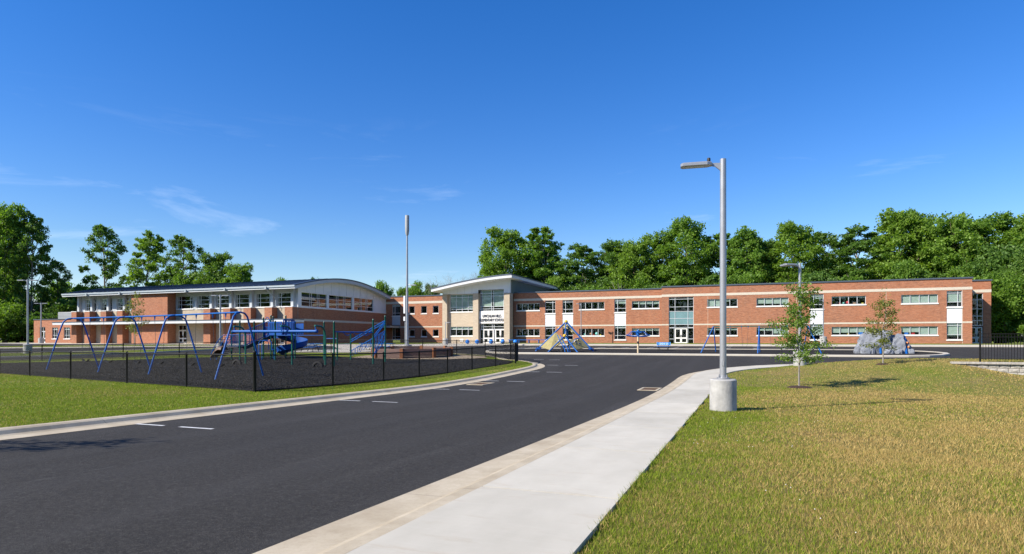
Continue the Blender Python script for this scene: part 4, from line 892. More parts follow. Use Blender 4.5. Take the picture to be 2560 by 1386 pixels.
arc = [(-38.25 + .62 * t, 41.35, DK + .5 + .98 * math.sin(math.pi * (.12 + .76 * t)) ** .6) for t in [k / 10 for k in range(11)]]; obj('arch_rail', MB().tube([(arc[0][0], 41.35, 1.5)] + arc + [(arc[-1][0], 41.35, 1.5)], .03, 8), 'blue_plastic', o)
# spiral slide
sc_ = Vector((-36.4, 42.6, 0)); sr = .78; path = []
for k in range(31):
    t = k / 30; an = R(-95) + t * R(-400); zz = DK - .05 - (DK - .55) * t; path.append((sc_ + Vector((math.cos(an) * sr, math.sin(an) * sr, zz)), an))
sm = MB(); prof = [(-.42, .38), (-.40, .10), (-.22, -.02), (.0, -.06), (.22, -.02), (.40, .12), (.46, .50)]; np_ = len(prof)
for p, an in path:
    for rr, zz in prof: q = sc_ + Vector((math.cos(an) * (sr + rr), math.sin(an) * (sr + rr), p.z + zz)); sm.v.append(tuple(q))
for p, an in path:
    for rr, zz in prof: q = sc_ + Vector((math.cos(an) * (sr + rr * 1.07), math.sin(an) * (sr + rr * 1.07), p.z + zz - .05)); sm.v.append(tuple(q))
n1 = len(path) * np_
for k in range(30):
    for j in range(np_ - 1): a = k * np_ + j; sm.f += [(a, a + 1, a + np_ + 1, a + np_), (n1 + a + 1, n1 + a, n1 + a + np_, n1 + a + np_ + 1)]
    for j in (0, np_ - 1): a = k * np_ + j; sm.f.append((a, a + np_, n1 + a + np_, n1 + a))
sm.smooth = True; obj('spiral_slide', sm, 'blue_plastic', o)['label'] = 'blue spiral slide'
obj('slide_post', MB().lathe((sc_.x, sc_.y, 0), [(.11, PG(*sc_.xy) - .05), (.11, DK + .3), (.06, DK + .36)], 12), 'blue_plastic', o)
hood = MB()
for k in range(9):
    an = R(100 + 20 * k - 80); hood.v += [(-35.3 + .55 * math.cos(an), 42.0 + .2 * math.sin(an), DK + .02), (-35.3 + .55 * math.cos(an), 42.0 + .2 * math.sin(an), DK + .95)]
hood.f = [(2 * k, 2 * k + 2, 2 * k + 3, 2 * k + 1) for k in range(8)]; obj('slide_hood', hood, 'blue_plastic', o)
# arched ladder climbers, log and loops on the low side
for dy in (0, .55, 1.1):
    P = [(-40.75 + .1 * dy, 38.1 + dy, G0 - .1)] + [(-40.7 + 1.35 * t, 38.1 + dy + .15 * t, G0 + .45 + 1.55 * math.sin(t * 1.5)) for t in [k / 8 for k in range(9)]]
    obj('arch_climber_rail', MB().tube(P, .028, 8), 'blue', o)
for k in range(6): t = .1 + k * .15; obj('rung', MB().tube([(-40.7 + 1.35 * t, 38.1 + .15 * t, G0 + .45 + 1.55 * math.sin(t * 1.5)), (-40.65 + 1.35 * t, 39.2 + .15 * t, G0 + .45 + 1.55 * math.sin(t * 1.5))], .02, 6), 'blue', o)
lg = MB()
for k in range(9):
    t = k / 8; zc = G0 + .15 + .65 * math.sin(t * 1.9)
    for j in range(9): an = math.pi * j / 8; lg.v.append((-40.0 + 1.1 * t, 37.7 + .38 * math.cos(an), zc + .30 * math.sin(an)))
for k in range(8):
    for j in range(8): a = k * 9 + j; lg.f.append((a, a + 1, a + 10, a + 9))
lg.f += [tuple(range(9)), tuple(72 + j for j in range(8, -1, -1))]; lg.smooth = True; tag(obj('log_climber', lg, 'brown_plastic', o), 'brown moulded log climber')
for x, y in ((-37.1, 39.5), (-36.6, 39.3)): obj('loop_rail', MB().tube([(x, y, PG(x, y) - .05), (x, y, G0 + 1.35), (x + .06, y + .05, G0 + 1.5), (x + .35, y + .2, G0 + 1.55), (x + .65, y + .35, G0 + 1.4), (x + .68, y + .36, G0 + .8)], .03, 8), 'blue', o)
obj('stool', MB().lathe((-35.9, 39.9, 0), [(.05, G0 - .1), (.05, G0 + .7), (.2, G0 + .74), (.2, G0 + .80), (.12, G0 + .84)], 14), 'blue_plastic', o)
# track ride
TX = [(-34.1, 35.0), (-29.75, 34.8), (-27.25, 35.2)]
o = wthing('track_ride', (-30.5, 34.9, PG(-30.5, 34.9)), 'long blue tube rail hung from green bent posts', 'track ride')
for x, y in TX:
    top = 2.56; P = [(x, y, PG(x, y) - .1), (x, y, 1.9), (x, y - .06, 2.2), (x, y - .25, 2.45), (x, y - .55, top), (x, y - 1.12, top + .02)]; obj('post', MB().tube(P, .062, 10), 'green_post', o)
    obj('hanger', MB().tube([(x, y - 1.05, top), (x, y - 1.05, 2.22)], .035, 8), 'blue', o)
ya, yb = TX[0][1] - 1.05, TX[2][1] - 1.05
obj('track_rail', MB().tube([(TX[0][0] - .1, ya, 2.22), (TX[2][0] + .1, yb, 2.2)], .095, 14), 'blue', o)
for k, t in enumerate((0, .62, 1)): x = TX[0][0] - .1 + (TX[2][0] - TX[0][0] + .2) * t; y = ya + (yb - ya) * t; obj('collar', MB().tube([(x - .05, y, 2.21), (x + .05, y, 2.21)], .118, 12), 'blue_plastic', o)
# overhead climber
o = wthing('monkey_bars', (-26.5, 38.0, PG(-26.5, 38)), 'climbing frame of green posts with blue zigzag bars beside the wooden pit', 'monkey bars')
CP = {'p9': (-31.1, 40.0, 3.02), 'p12': (-30.0, 40.2, 2.22), 'p13': (-29.4, 41.1, 2.08), 'p11': (-25.86, 34.3, 2.82), 'p14': (-24.4, 36.7, 3.04), 'p15': (-24.9, 39.0, 3.37)}
for k, (x, y, t) in CP.items(): obj('post', MB().lathe((x, y, 0), [(.062, PG(x, y) - .1), (.062, t - .03), (.07, t - .02), (.05, t + .03)], 12), 'green_post', o)
C3 = lambda k, z: Vector((CP[k][0], CP[k][1], z))
def bar(a, b, r=.026, name='bar', m='blue'): return obj(name, MB().tube([a, b], r, 8), m, o)
bar(Vector((-34.8, 38.93, 1.98)), C3('p9', 1.98)); bar(C3('p9', 1.73), C3('p12', 1.73)); bar(C3('p12', 1.3), C3('p13', 1.3))
bar(C3('p11', 2.16), C3('p14', 2.14), .04, 'overhead_beam')
B0, B1 = C3('p11', 2.16), C3('p14', 2.14)
for k in range(3):
    t0 = .22 + k * .24; P = [B0 + (B1 - B0) * t0, B0 + (B1 - B0) * (t0 + .08) - Vector((0, 0, .22)), B0 + (B1 - B0) * (t0 + .14) - Vector((0, 0, .22)), B0 + (B1 - B0) * (t0 + .24)]
    obj('zigzag_grip', MB().tube(P, .026, 8), 'blue', o)
for dz in (0, -.17):
    bar(C3('p13', 1.62 + dz), C3('p15', 3.05 + dz), .03, 'ladder_rail'); bar(C3('p15', 3.0 + dz), C3('p14', 1.85 + dz), .03, 'ladder_rail')
for k in range(9): t = (k + .5) / 9; a = C3('p13', 1.62) * (1 - t) + C3('p15', 3.05) * t; bar(a, a - Vector((0, 0, .17)), .016, 'rung')
for k in range(6): t = (k + .5) / 6; a = C3('p15', 3.0) * (1 - t) + C3('p14', 1.85) * t; bar(a, a - Vector((0, 0, .17)), .016, 'rung')
bar(C3('p13', .75), C3('p14', 1.75), .03, 'ladder_rail'); bar(C3('p14', 1.75), C3('p15', 2.3), .03, 'ladder_rail')
for k in range(6):
    t = (k + .4) / 6; a = C3('p13', .75) * (1 - t) + C3('p14', 1.75) * t; b = C3('p13', .75) * (1 - t - .1) + C3('p14', 1.75) * (t + .1)
    obj('loop_step', MB().tube([a, a - Vector((0, 0, .38)), a * .5 + b * .5 - Vector((0, 0, .46)), b - Vector((0, 0, .38)), b], .02, 6), 'blue', o)
for k in range(4):
    t = (k + .2) / 4; a = C3('p14', 1.75) * (1 - t) + C3('p15', 2.3) * t; b = a + (C3('p15', 2.3) - C3('p14', 1.75)) * .14
    obj('loop_step', MB().tube([a, a - Vector((0, 0, .7)), a * .5 + b * .5 - Vector((0, 0, .8)), b - Vector((0, 0, .7)), b], .02, 6), 'blue', o)
bar(C3('p15', 2.25), C3('p14', .55), .026, 'brace'); bar(C3('p14', .55) + Vector((.1, -.1, 0)), C3('p15', 1.6), .026, 'brace')
# half-buried tyres
def tyre(x, y, ang, label):
    z = PG(x, y); t = wthing('half_buried_tyre', (x, y, z), label, 'tyre', 'half buried tyres in the playground'); c, s = math.cos(ang), math.sin(ang)
    mb = MB(); pr = [(.24, -.085), (.26, -.10), (.345, -.095), (.37, -.07), (.37, .07), (.345, .095), (.26, .10), (.24, .085)]; n = len(pr)
    for k in range(21):
        a = R(-12 + 204 * k / 20)
        for r, v in pr: u = r * math.cos(a); mb.v.append((x + c * u - s * v, y + s * u + c * v, z + r * math.sin(a)))
    for k in range(20):
        for j in range(n): mb.f.append((k * n + j, k * n + (j + 1) % n, k * n + n + (j + 1) % n, k * n + n + j))
    mb.f += [tuple(range(n)), tuple(20 * n + j for j in range(n))]; mb.smooth = True; obj('carcass', mb, 'rubber', t)
    tr = MB()
    for k in range(26):
        a = R(4 + 172 * k / 25)
        for v in (-.04, .04):
            u = .373 * math.cos(a); p = Vector((x + c * u - s * v, y + s * u + c * v, z + .373 * math.sin(a))); tr.obox(p, .03, .05, .03, ang)
    obj('tread', tr, 'rubber', t)
tyre(-33.9, 34.0, R(8), 'black half buried tyre in front of the stairs of the play structure'); tyre(-26.3, 33.2, R(12), 'black half buried tyre under the right end of the track rail')
# wooden ball pit
cx, cy = -26.9, 46.3; RR = 3.4; gz0 = Z(cx, cy) + .14
o = wthing('ball_pit', (cx, cy, gz0), 'eight sided wooden ball pit of brown planks in the playground', 'ball pit')
ang = [R(16 + 45 * k) for k in range(8)]; PV = [(cx + RR * math.cos(a), cy + RR * math.sin(a)) for a in ang]
for k in range(8):
    a, b = Vector((*PV[k], 0)), Vector((*PV[(k + 1) % 8], 0)); d = b - a; L = d.length; an = math.atan2(d.y, d.x); gb = Z(*PV[k]) + .1
    obj('corner_post', MB().obox((a.x, a.y, gb + .39), .26, .26, .92, ang[k]), 'wood_post', o)
    for j in range(4): m_ = a + d / 2; obj('plank', MB().obox((m_.x, m_.y, gb + .12 + j * .195), L - .3, .07, .18, an), 'plank', o)
# picnic tables
def picnic(x, y, ang, label):
    z = Z(x, y) + .012; t = thing('picnic_table', (x, y, z), label, 'picnic table', 'blue picnic tables', ang)
    obj('table_top', MB().bbox(-.95, -.38, .72, .95, .38, .77, .01), 'blue', t)
    for s in (-1, 1):
        obj('bench_seat', MB().bbox(-.95, s * .72 - .14, .42, .95, s * .72 + .14, .46, .01), 'blue', t)
        obj('leg', MB().tube([(s * .65, -.7, 0), (s * .65, -.3, .70), (s * .65, .3, .70), (s * .65, .7, 0)], .03, 8).tube([(s * .65, -.8, .40), (s * .65, .8, .40)], .025, 8), 'black_metal', t)
    return t
picnic(-44.3, 54.6, R(10), 'blue picnic table on the pad behind the stairs'); picnic(-45.6, 57.4, R(5), 'blue picnic table on the pad behind the spiral slide')
picnic(-40.6, 60.0, R(0), 'blue picnic table behind the climbing frame ladder'); picnic(-38.3, 60.2, R(8), 'blue picnic table behind the ball pit')
# ball bollards and blue bench at the entrance
for i, (x, lb) in enumerate(((-37.5, 'below the date stone window'), (-36.0, 'beside the tan middle pier'), (-33.85, 'before the left entrance doors'), (-32.1, 'before the right entrance doors'), (-30.2, 'before the blue wall bench'))):
    y = 80.0; z = Z(x, y) + .03; b = wthing('ball_bollard', (x, y, z), 'round blue ball bollard ' + lb, 'bollard', 'ball bollards across the plaza')
    obj('ball', MB().ball((x, y, z + .36), .31, 24), 'ball_blue', b); obj('foot', MB().lathe((x, y, z), [(.16, -.05), (.16, .05), (.1, .09)], 14), 'pale_concrete', b)
z = Z(-29, 84) + .14; o = wthing('wall_bench', (-29, 84.5, z), 'long low blue bench before the brick wall next to the entrance', 'bench')
obj('seat', MB().bbox(-33.0, 84.25, z + .42, -25.2, 84.75, z + .5, .015), 'blue', o)
for k in range(6): x = -32.8 + k * 1.5; obj('leg', MB().box(x - .04, 84.3, z - .03, x + .04, 84.7, z + .42), 'blue', o)
# ------------------------------------------------------------------ equipment on the long island
IG = lambda x, y: Z(x, y) + .10
o = wthing('pyramid_climber', (-17, 58.5, IG(-17, 58.5)), 'blue pyramid climber with tan climbing panels and yellow ball tops', 'climber')
AP = Vector((-16.9, 58.9, 3.42)); ap2 = Vector((-16.68, 57.6, 2.02)); LG, RG = Vector((-20.0, 58.5, .42)), Vector((-14.1, 58.9, .42)); BKP = Vector((-17.6, 62.6, .52))
f1, f2 = Vector((-18.2, 57.0, .40)), Vector((-15.2, 57.0, .40))
for a, b in ((AP, LG), (AP, RG), (AP, BKP)): obj('leg', MB().tube([a, b], .075, 10), 'blue', o)
for a, b in ((ap2, f1), (ap2, f2)): obj('leg', MB().tube([a, b], .065, 10), 'blue', o)
obj('ridge', MB().tube([AP, ap2], .05, 8), 'blue', o)
for p, r in ((AP, .17), (ap2, .17), (LG.lerp(AP, .80) + Vector((-.18, .2, 0)), .09)): obj('ball_cap', MB().ball(p, r, 14), 'yellow', o)
for p in (LG, RG): q = p.lerp(AP, .11); obj('foot_clamp', MB().obox(q, .5, .35, .12).lathe((q.x, q.y, q.z - .06), [(.14, -.06), (.14, .2)], 10), 'blue_plastic', o)
def climb_panel(P, lb, holds):
    n = (P[1] - P[0]).cross(P[2] - P[0]).normalized() * .05; pn = obj('climbing_panel', MB().prism(P, n), 'tan_plastic', o); c = sum(P, Vector()) / len(P)
    for k in range(holds):
        w_ = [random.random() for _ in P]; t = sum(w_); q = sum((p * (a / t) for p, a in zip(P, w_)), Vector()); q = c.lerp(q, 1.25)
        obj('hand_hold', MB().ball(q - n * .4 + Vector((0, -.03, 0)), .065, 8, .7), ['white_sill', 'blue_plastic', 'brown_plastic'][k % 3], pn)
climb_panel([LG.lerp(AP, .17), LG.lerp(AP, .66), Vector((-16.8, 58.3, 1.5)), Vector((-17.2, 57.6, 1.25)), f1.lerp(ap2, .15)], 'left', 14)
climb_panel([RG.lerp(AP, .18), f2.lerp(ap2, .18), f2.lerp(ap2, .75), Vector((-15.7, 58.3, 1.75)), RG.lerp(AP, .5)], 'right', 12)
climb_panel([AP - Vector((0, 0, .18)), RG.lerp(AP, .56), Vector((-16.2, 58.7, 2.25)), Vector((-16.5, 58.6, 2.65)), Vector((-17.35, 58.8, 2.95))], 'top', 6)
for dx in (0, .3): obj('ladder_rail', MB().tube([(-17.5 + dx, 57.9, 2.08), (-17.1 + dx, 57.5, 1.5), (-16.5 + dx, 56.9, .8), (-16.35 + dx, 56.7, .38)], .04, 8), 'blue', o)
for k in range(4): t = k / 4; obj('rung', MB().tube([(-17.2 + t * .8, 57.6 - t * .8, 1.6 - t), (-16.9 + t * .8, 57.6 - t * .8, 1.6 - t)], .025, 6), 'blue', o)
obj('ladder_rail', MB().tube([(-16.0, 57.2, .38), (-16.1, 57.3, 1.0), (-15.6, 57.6, 1.75), (-15.2, 57.7, 1.8)], .04, 8), 'blue', o)
obj('seat_net', MB().beam((-17.0, 57.6, .75), (-16.0, 57.6, 1.25), .3, .06).beam((-17.0, 57.4, .55), (-16.7, 57.4, 1.0), .3, .25), 'black_plastic', o)
# overhead spinner
x, y = -9.38, 56.0; z = IG(x, y); o = wthing('overhead_spinner', (x, y, z), 'blue overhead spinner wheel on a pale post', 'spinner')
obj('post', MB().lathe((x, y, z), [(.085, -.15), (.085, 1.62)], 14), 'wood_pole', o); obj('collar', MB().lathe((x, y, z), [(.09, .85), (.09, 1.05)], 14), 'black_plastic', o)
obj('hub', MB().lathe((x, y, z), [(.11, 1.5), (.12, 1.9), (.10, 2.05), (.05, 2.1)], 14), 'blue', o)
ring = [(x + 1.05 * math.cos(t), y + 1.05 * math.sin(t), z + 1.55 + .07 * math.sin(t * 2 + .6)) for t in [2 * math.pi * k / 28 for k in range(28)]]; obj('grip_ring', MB().tube(ring, .035, 8, True), 'blue', o)
ring = [(x + .62 * math.cos(t), y + .62 * math.sin(t), z + 1.92) for t in [2 * math.pi * k / 20 for k in range(20)]]; obj('upper_ring', MB().tube(ring, .03, 8, True), 'blue', o)
for k in range(6): t = R(30 + 60 * k); c, s = math.cos(t), math.sin(t); obj('spoke', MB().tube([(x, y, z + 1.8), (x + .62 * c, y + .62 * s, z + 1.92), (x + 1.05 * c, y + 1.05 * s, z + 1.57)], .032, 8), 'blue', o)
# bench with date
x, y = -7.85, 61.5; z = IG(x, y); o = wthing('park_bench', (x, y, z), 'small blue bench with 2012 on its back', 'bench')
obj('backrest', MB().bbox(x - .6, y + .16, z + .5, x + .6, y + .2, z + .8, .008), 'blue', o); obj('seat', MB().bbox(x - .6, y - .25, z + .38, x + .6, y + .14, z + .42, .01), 'blue', o)
for s in (-1, 1): obj('leg', MB().tube([(x + s * .48, y - .2, z - .03), (x + s * .48, y - .18, z + .37), (x + s * .48, y + .12, z + .39), (x + s * .48, y + .22, z + .78)], .025, 6).tube([(x + s * .48, y + .1, z + .38), (x + s * .3, y + .2, z - .03)], .022, 6), 'black_metal', o)
obj('year_panel', MB().bbox(x - .5, y + .14, z + .54, x + .5, y + .159, z + .77, .004), 'sky_blue', o); letters('year', '2012', .26, (x, y + .135, z + .57), 'white_text', o, depth=.01, width=.78)
for s in (-1, 1): obj('end_board', MB().bbox(x + s * .62 - .04, y + .14, z + .48, x + s * .62 + .04, y + .21, z + .82, .01), 'sky_blue', o)
# green and blue swing set
o = wthing('swing_set', (.6, 58.2, IG(.6, 58.2)), 'blue legged swing set with green top bar on the long island', 'swing set'); zt_ = 2.82
E0, E1, EM = Vector((-3.05, 58.3, zt_)), Vector((4.6, 58.3, zt_)), Vector((.75, 58.3, zt_))
for a, b in ((E0, EM), (EM, E1)): obj('top_beam', MB().tube([a, b], .045, 10), 'green_post', o)
for T, F_ in ((E0, ((-4.1, 57.6), (-2.9, 59.4))), (E1, ((5.6, 57.7), (4.3, 59.4))), (EM, ((.62, 57.2), (.82, 59.4)))):
    for a in F_: obj('leg', MB().tube([T, (a[0], a[1], IG(*a) - .06)], .05, 10), 'blue', o)
for a, b in ((-2.2, -1.65), (-.7, -.15), (1.6, 2.15), (3.0, 3.55)): swing_seat(o, (a, 58.3, zt_ - .1), (b, 58.3, zt_ - .1), IG(0, 58) + .5)
# climbing boulder
o = wthing('climbing_boulder', (10.3, 59.2, IG(10.3, 59.2)), 'grey climbing boulder with blue stripes and orange holds', 'climber'); bz = IG(10.3, 59.2)
def rock(cx, cy, sx, sy, sz, seed, sub=4):
    bm = bmesh.new(); bmesh.ops.create_icosphere(bm, subdivisions=sub, radius=1); rg = random.Random(seed); off = Vector((rg.random() * 50, rg.random() * 50, rg.random() * 50))
    from mathutils import noise as mn
    for v in bm.verts:
        p = v.co.copy(); c = mn.cell_vector(p * 2.1 + off); k = .80 + .13 * mn.noise(p * 1.7 + off) + .16 * mn.noise(p * 4.3 + off) + .14 * c.x
        e = .72; q = Vector((math.copysign(abs(p.x) ** e, p.x), math.copysign(abs(p.y) ** e, p.y), math.copysign(abs(p.z) ** .8, p.z))) * k
        v.co = Vector((cx + q.x * sx, cy + q.y * sy, bz + max(-.08, q.z * sz)))
    mb = MB(); bm.verts.ensure_lookup_table(); mb.v = [tuple(v.co) for v in bm.verts]; mb.f = [tuple(v.index for v in f.verts) for f in bm.faces]; bm.free(); return mb
obj('rock_section', rock(9.85, 59.3, 1.6, 1.15, 2.2, 3), 'rock', o); obj('rock_section', rock(11.45, 59.4, .98, .9, 1.75, 8), 'rock', o)
for k, (x, y, s_, h_) in enumerate(((8.5, 58.7, .42, .9), (8.35, 58.6, .3, .45), (9.0, 58.3, .5, .6), (10.5, 58.3, .42, .55), (11.3, 58.5, .35, .5), (12.25, 58.8, .3, .42), (9.3, 58.3, .33, .95))): obj('foot_rock', rock(x, y, s_, s_ * .9, h_, 20 + k, 3), 'rock', o)
for x, y0_, h_ in ((9.42, 58.35, 1.95), (9.98, 58.28, 2.0), (11.85, 58.55, 1.45)):
    obj('blue_seam', MB().prism([(x - .07, y0_ - .12, bz - .02), (x + .07, y0_ - .12, bz - .02), (x + .07, y0_ + .62, bz + h_), (x - .07, y0_ + .62, bz + h_)], (0, .5, 0)), 'blue', o)
for k in range(14):
    x = 8.7 + 3.5 * random.random(); h_ = .25 + 1.3 * random.random() * (1 - abs(x - 10.2) / 3.4); obj('hand_hold', MB().ball((x, 58.28 + .30 * h_ + .12 * abs(x - 10.2), bz + h_), .085, 8), 'orange', o)
# ------------------------------------------------------------------ retaining wall and picket fence
o = wthing('retaining_wall', (11, 37, float(zlawn(11, 36.5))), 'low pale split block retaining wall under the black fence', 'wall'); zT = .535; nb = 0
for j in range(4):
    z1 = zT - .10 - j * .195; x = 9.55 + (j % 2) * .22 + j * .14
    while x < 21:
        L_ = .45
        if z1 > float(zlawn(x + .2, 36.7)) - .05:
            e = random.uniform(0, .025); q = MB(); dpt = 36.72 + e - j * .012
            q.v = [(x + .003, 36.98, z1 - .193), (x + L_ - .003, 36.98, z1 - .193), (x + L_ - .003, 36.98, z1 - .002), (x + .003, 36.98, z1 - .002), (x + .012, dpt, z1 - .186), (x + L_ - .012, dpt, z1 - .186), (x + L_ - .012, dpt, z1 - .008), (x + .012, dpt, z1 - .008), (x + .22 + random.uniform(-.1, .1), dpt - .03, z1 - .1)]
            q.f = [(0, 1, 5, 4), (1, 2, 6, 5), (2, 3, 7, 6), (3, 0, 4, 7), (4, 5, 8), (5, 6, 8), (6, 7, 8), (7, 4, 8)]; obj('block', q, 'block', o); nb += 1
        x += L_
x = 9.4
while x < 21: obj('coping_block', MB().bbox(x + .004, 36.62, zT - .098, x + .596, 37.06, zT, .012), 'block', o); x += .6
obj('core', MB().box(9.75, 36.86, -.4, 21, 37.0, zT - .105), 'block', o)
fz = lambda x: float(zlawn(x, 37.7))
o = wthing('picket_fence', (12, 37.7, fz(12)), 'black metal picket fence on top of the retaining wall', 'fence')
x0, x1, zf = 10.85, 21.0, .55
for x in (10.85, 13.3, 15.75, 18.2, 20.65): obj('post', MB().box(x - .035, 37.665, zf - .2, x + .035, 37.735, zf + 1.47).obox((x, 37.7, zf + 1.485), .085, .085, .03), 'black_metal', o)
for zz in (.12, 1.22, 1.38): obj('rail', MB().box(x0, 37.68, zf + zz - .016, x1, 37.72, zf + zz + .016), 'black_metal', o)
x = x0 + .12
pm = MB().box(-.0095, -.0095, -.93 + .28, .0095, .0095, .72); first = None
while x < x1:
    if first is None: first = obj('picket', MB().box(x - .0095, 37.6905, zf + .05, x + .0095, 37.7095, zf + 1.40), 'black_metal', o); xf = x
    else:
        c = first.copy(); COL.objects.link(c); c.parent = o; c.location = (x - xf, 0, 0)
    x += .118
# ------------------------------------------------------------------ trees
def np_norm(a): return a / np.maximum(np.linalg.norm(a, axis=1, keepdims=True), 1e-6)
def leaves(C, size, rng, up=.35, flat=1.0):
    """one folded leaf-clump face (quad) for each centre"""
    n = len(C); N = rng.normal(size=(n, 3)); N[:, 2] = np.abs(N[:, 2]) * flat + up; N = np_norm(N); T = np_norm(np.cross(N, rng.normal(size=(n, 3)))); B = np.cross(N, T)
    s = size * rng.uniform(.6, 1.35, (n, 1)); a = s * rng.uniform(.5, .8, (n, 1))
    V = np.concatenate([C - T * s, C + B * a - N * s * .25, C + T * s, C - B * a - N * s * .25], 1).reshape(-1, 3); return V, np.arange(4 * n).reshape(n, 4)
def tree_proto(seed, h, wd, base, lobes, per, nl, leaf, lm='leaf', bark='bark', tr=.26, sparse=1.0, tall=1.0, limbs=True, lrk=1.0):
    rng = np.random.default_rng(seed); cen = []; tb = MB(); lean = rng.normal(0, .03, 2) * h
    axis_ = [(lean[0] * t * t, lean[1] * t * t, h * .93 * t) for t in (0, .12, .3, .5, .7, .88, 1)]; axis_[0] = (0, 0, -.3)
    tb.tube(axis_, [tr * 1.35, tr, tr * .85, tr * .65, tr * .42, tr * .22, tr * .06], 8)
    L = []
    for i in range(lobes):
        f = (i + .5) / lobes; hz = base + (1 - base) * (f ** .85) * .93; prof = math.sin(math.pi * min(1, .16 + .80 * ((hz - base) / (1 - base)))) ** .7
        an = i * 2.39996 + rng.uniform(-.5, .5); r = wd * .5 * prof * rng.uniform(.45, .95); lr = lrk * wd * rng.uniform(.12, .25) * (.75 + .5 * prof)
        c = np.array([lean[0] * hz * hz + r * math.cos(an), lean[1] * hz * hz + r * math.sin(an), hz * h]); L.append((c, lr))
        if limbs and i % 2 == 0:
            z0 = h * max(.1, hz - .16); p0 = Vector((lean[0] * hz * hz, lean[1] * hz * hz, z0)); p1 = Vector(c); tb.tube([p0, p0.lerp(p1, .5) + Vector((0, 0, .25)), p1 + Vector((0, 0, lr * .6))], [tr * .34, tr * .22, tr * .06], 5)
    pts = []
    for c, lr in L:
        D = np_norm(rng.normal(size=(per, 3))); D[:, 2] = D[:, 2] * .75 + .12; rr = rng.uniform(.45, 1.05, (per, 1)) * lr * np.array([[1, 1, .78 * tall]])
        K = c + D * rr; k2 = max(1, int(nl * sparse)); P = np.repeat(K, k2, 0) + rng.normal(size=(per * k2, 3)) * lr * np.array([.20, .20, .12]); pts.append(P)
    P = np.concatenate(pts); P = P[P[:, 2] > base * h * .55]; V, F = leaves(P, leaf, rng)
    cm = fast_mesh('crown', V, F, lm); tm = bpy.data.meshes.new('trunk'); tm.from_pydata(tb.v, [], tb.f); tm.materials.append(MAT[bark])
    for p in tm.polygons: p.use_smooth = True
    return dict(crown=cm, trunk=tm, h=h, w=wd)
def plant(pr, name, x, y, h, wd, label, group=None, rz=None, z=None, cat='tree'):
    z = (Z(x, min(y, 150)) - .05) if z is None else z
    o = thing(name, (x, y, z), label, cat, group, random.uniform(0, 6.28) if rz is None else rz); o.scale = (wd / pr['w'], wd / pr['w'], h / pr['h'])
    link('trunk', pr['trunk'], o); link('crown', pr['crown'], o); return o
wave_top = lambda x: np.sin(x * .11) * .5 + np.sin(x * .31 + 1) * .35 + np.sin(x * .67) * .3
PR = [tree_proto(1, 22, 11, .20, 34, 18, 38, .21, lrk=.82), tree_proto(2, 22, 10, .18, 24, 26, 38, .215, 'leaf_dark'), tree_proto(3, 22, 8.5, .28, 36, 15, 30, .20, 'leaf', 'grey_bark', lrk=.66), tree_proto(4, 20, 11, .12, 38, 18, 37, .21, 'leaf_light', lrk=.82), tree_proto(5, 22, 9, .22, 38, 14, 30, .205, 'leaf_dark', 'grey_bark', lrk=.68),
      tree_proto(6, 22, 10, .26, 34, 13, 28, .21, 'leaf_dark', sparse=.9, lrk=.62), tree_proto(7, 9, 8, .06, 20, 24, 38, .175, 'leaf'), tree_proto(8, 9, 8, .05, 20, 24, 38, .175, 'leaf_dark')]
FG = 'woodland trees behind the classroom wing'
WL = ['broad leafy tree directly behind the curved pavilion roof', 'tall narrow tree behind the high edge of the pavilion roof', 'lower tree behind the left end of the pavilion roof', 'dark tree set back behind the pavilion roof edge',
      'dark tree above the strip windows nearest the pavilion', 'dark tree above the pair of tall windows near the pavilion', 'rounded tree above the strip windows behind the pyramid climber', 'broad tree left of the step in the parapet', 'tallest broad tree above the glazed stair entrance', 'narrow tree just right of the glazed stair entrance', 'rounded tree behind the top of the single head lamp post', 'dark tree between the lamp post tops over the parapet',
      'broad tree right above the twin head lamp', 'open crowned tree above the tall window behind the young oak', 'dark tree above the strip windows with toys', 'rounded tree above the strip windows with drawn blinds', 'tall broad tree above the last tall window column', 'rounded tree above the corner of the brick parapet', 'broad tree rising over the recessed end bay', 'rounded tree beyond the recessed end bay', 'dark tree at the end of the wood beyond the black fence', 'broad tree at the end of the wood beyond the black fence']
for x, y, h, wd, k in ((-45, 113, 22.3, 11, 0), (-36.6, 116, 22.6, 9, 2), (-49, 118, 16.8, 9, 3), (-41, 121, 19, 11, 1), (-30, 114, 18.6, 9.5, 4), (-24.1, 116, 18.8, 9, 1), (-19.6, 113, 18.6, 9, 3), (-15.3, 117, 20.2, 9.5, 0), (-10.4, 114, 21.8, 10.5, 0), (-5.0, 118, 19.6, 9, 2), (-1, 114, 19.4, 9, 3), (2.3, 119, 18.6, 9, 1), (7, 115, 20.1, 10, 0), (11.8, 118, 19.2, 9.5, 5), (16.8, 115, 18.9, 10, 4), (21.9, 114, 20.8, 10.5, 3), (25.2, 118, 21.3, 10, 0), (29.2, 112, 19.4, 10, 3), (33.6, 115, 19.4, 10.5, 0), (38.4, 112, 19.0, 10.5, 3), (44, 110, 19.2, 11, 1), (50, 113, 19, 11, 0)):
    plant(PR[k], 'woodland_tree', x, y, h * 1.03, wd, WL.pop(0), FG)
for i, (x, y, h) in enumerate([(-52 + 4.6 * k, 123 + 4 * (k % 3), 13.5 + 3 * ((k * 7) % 5) / 4) for k in range(24)]): plant(PR[1 if i % 2 else 4], 'woodland_tree', x, y, h, 9.5, 'shaded tree deep in the wood behind the classroom wing', 'second row of the wood')
for i, (x, y, h) in enumerate([(-50 + 4.0 * k, 106.5 + 2.2 * (k % 3), 8.5 + 3.2 * ((k * 5) % 7) / 6) for k in range(20)]): plant(PR[6 + i % 2], 'understorey_tree', x, y, h, 7.5, 'low bushy tree under the wood behind the classroom wing', 'understorey of the wood')
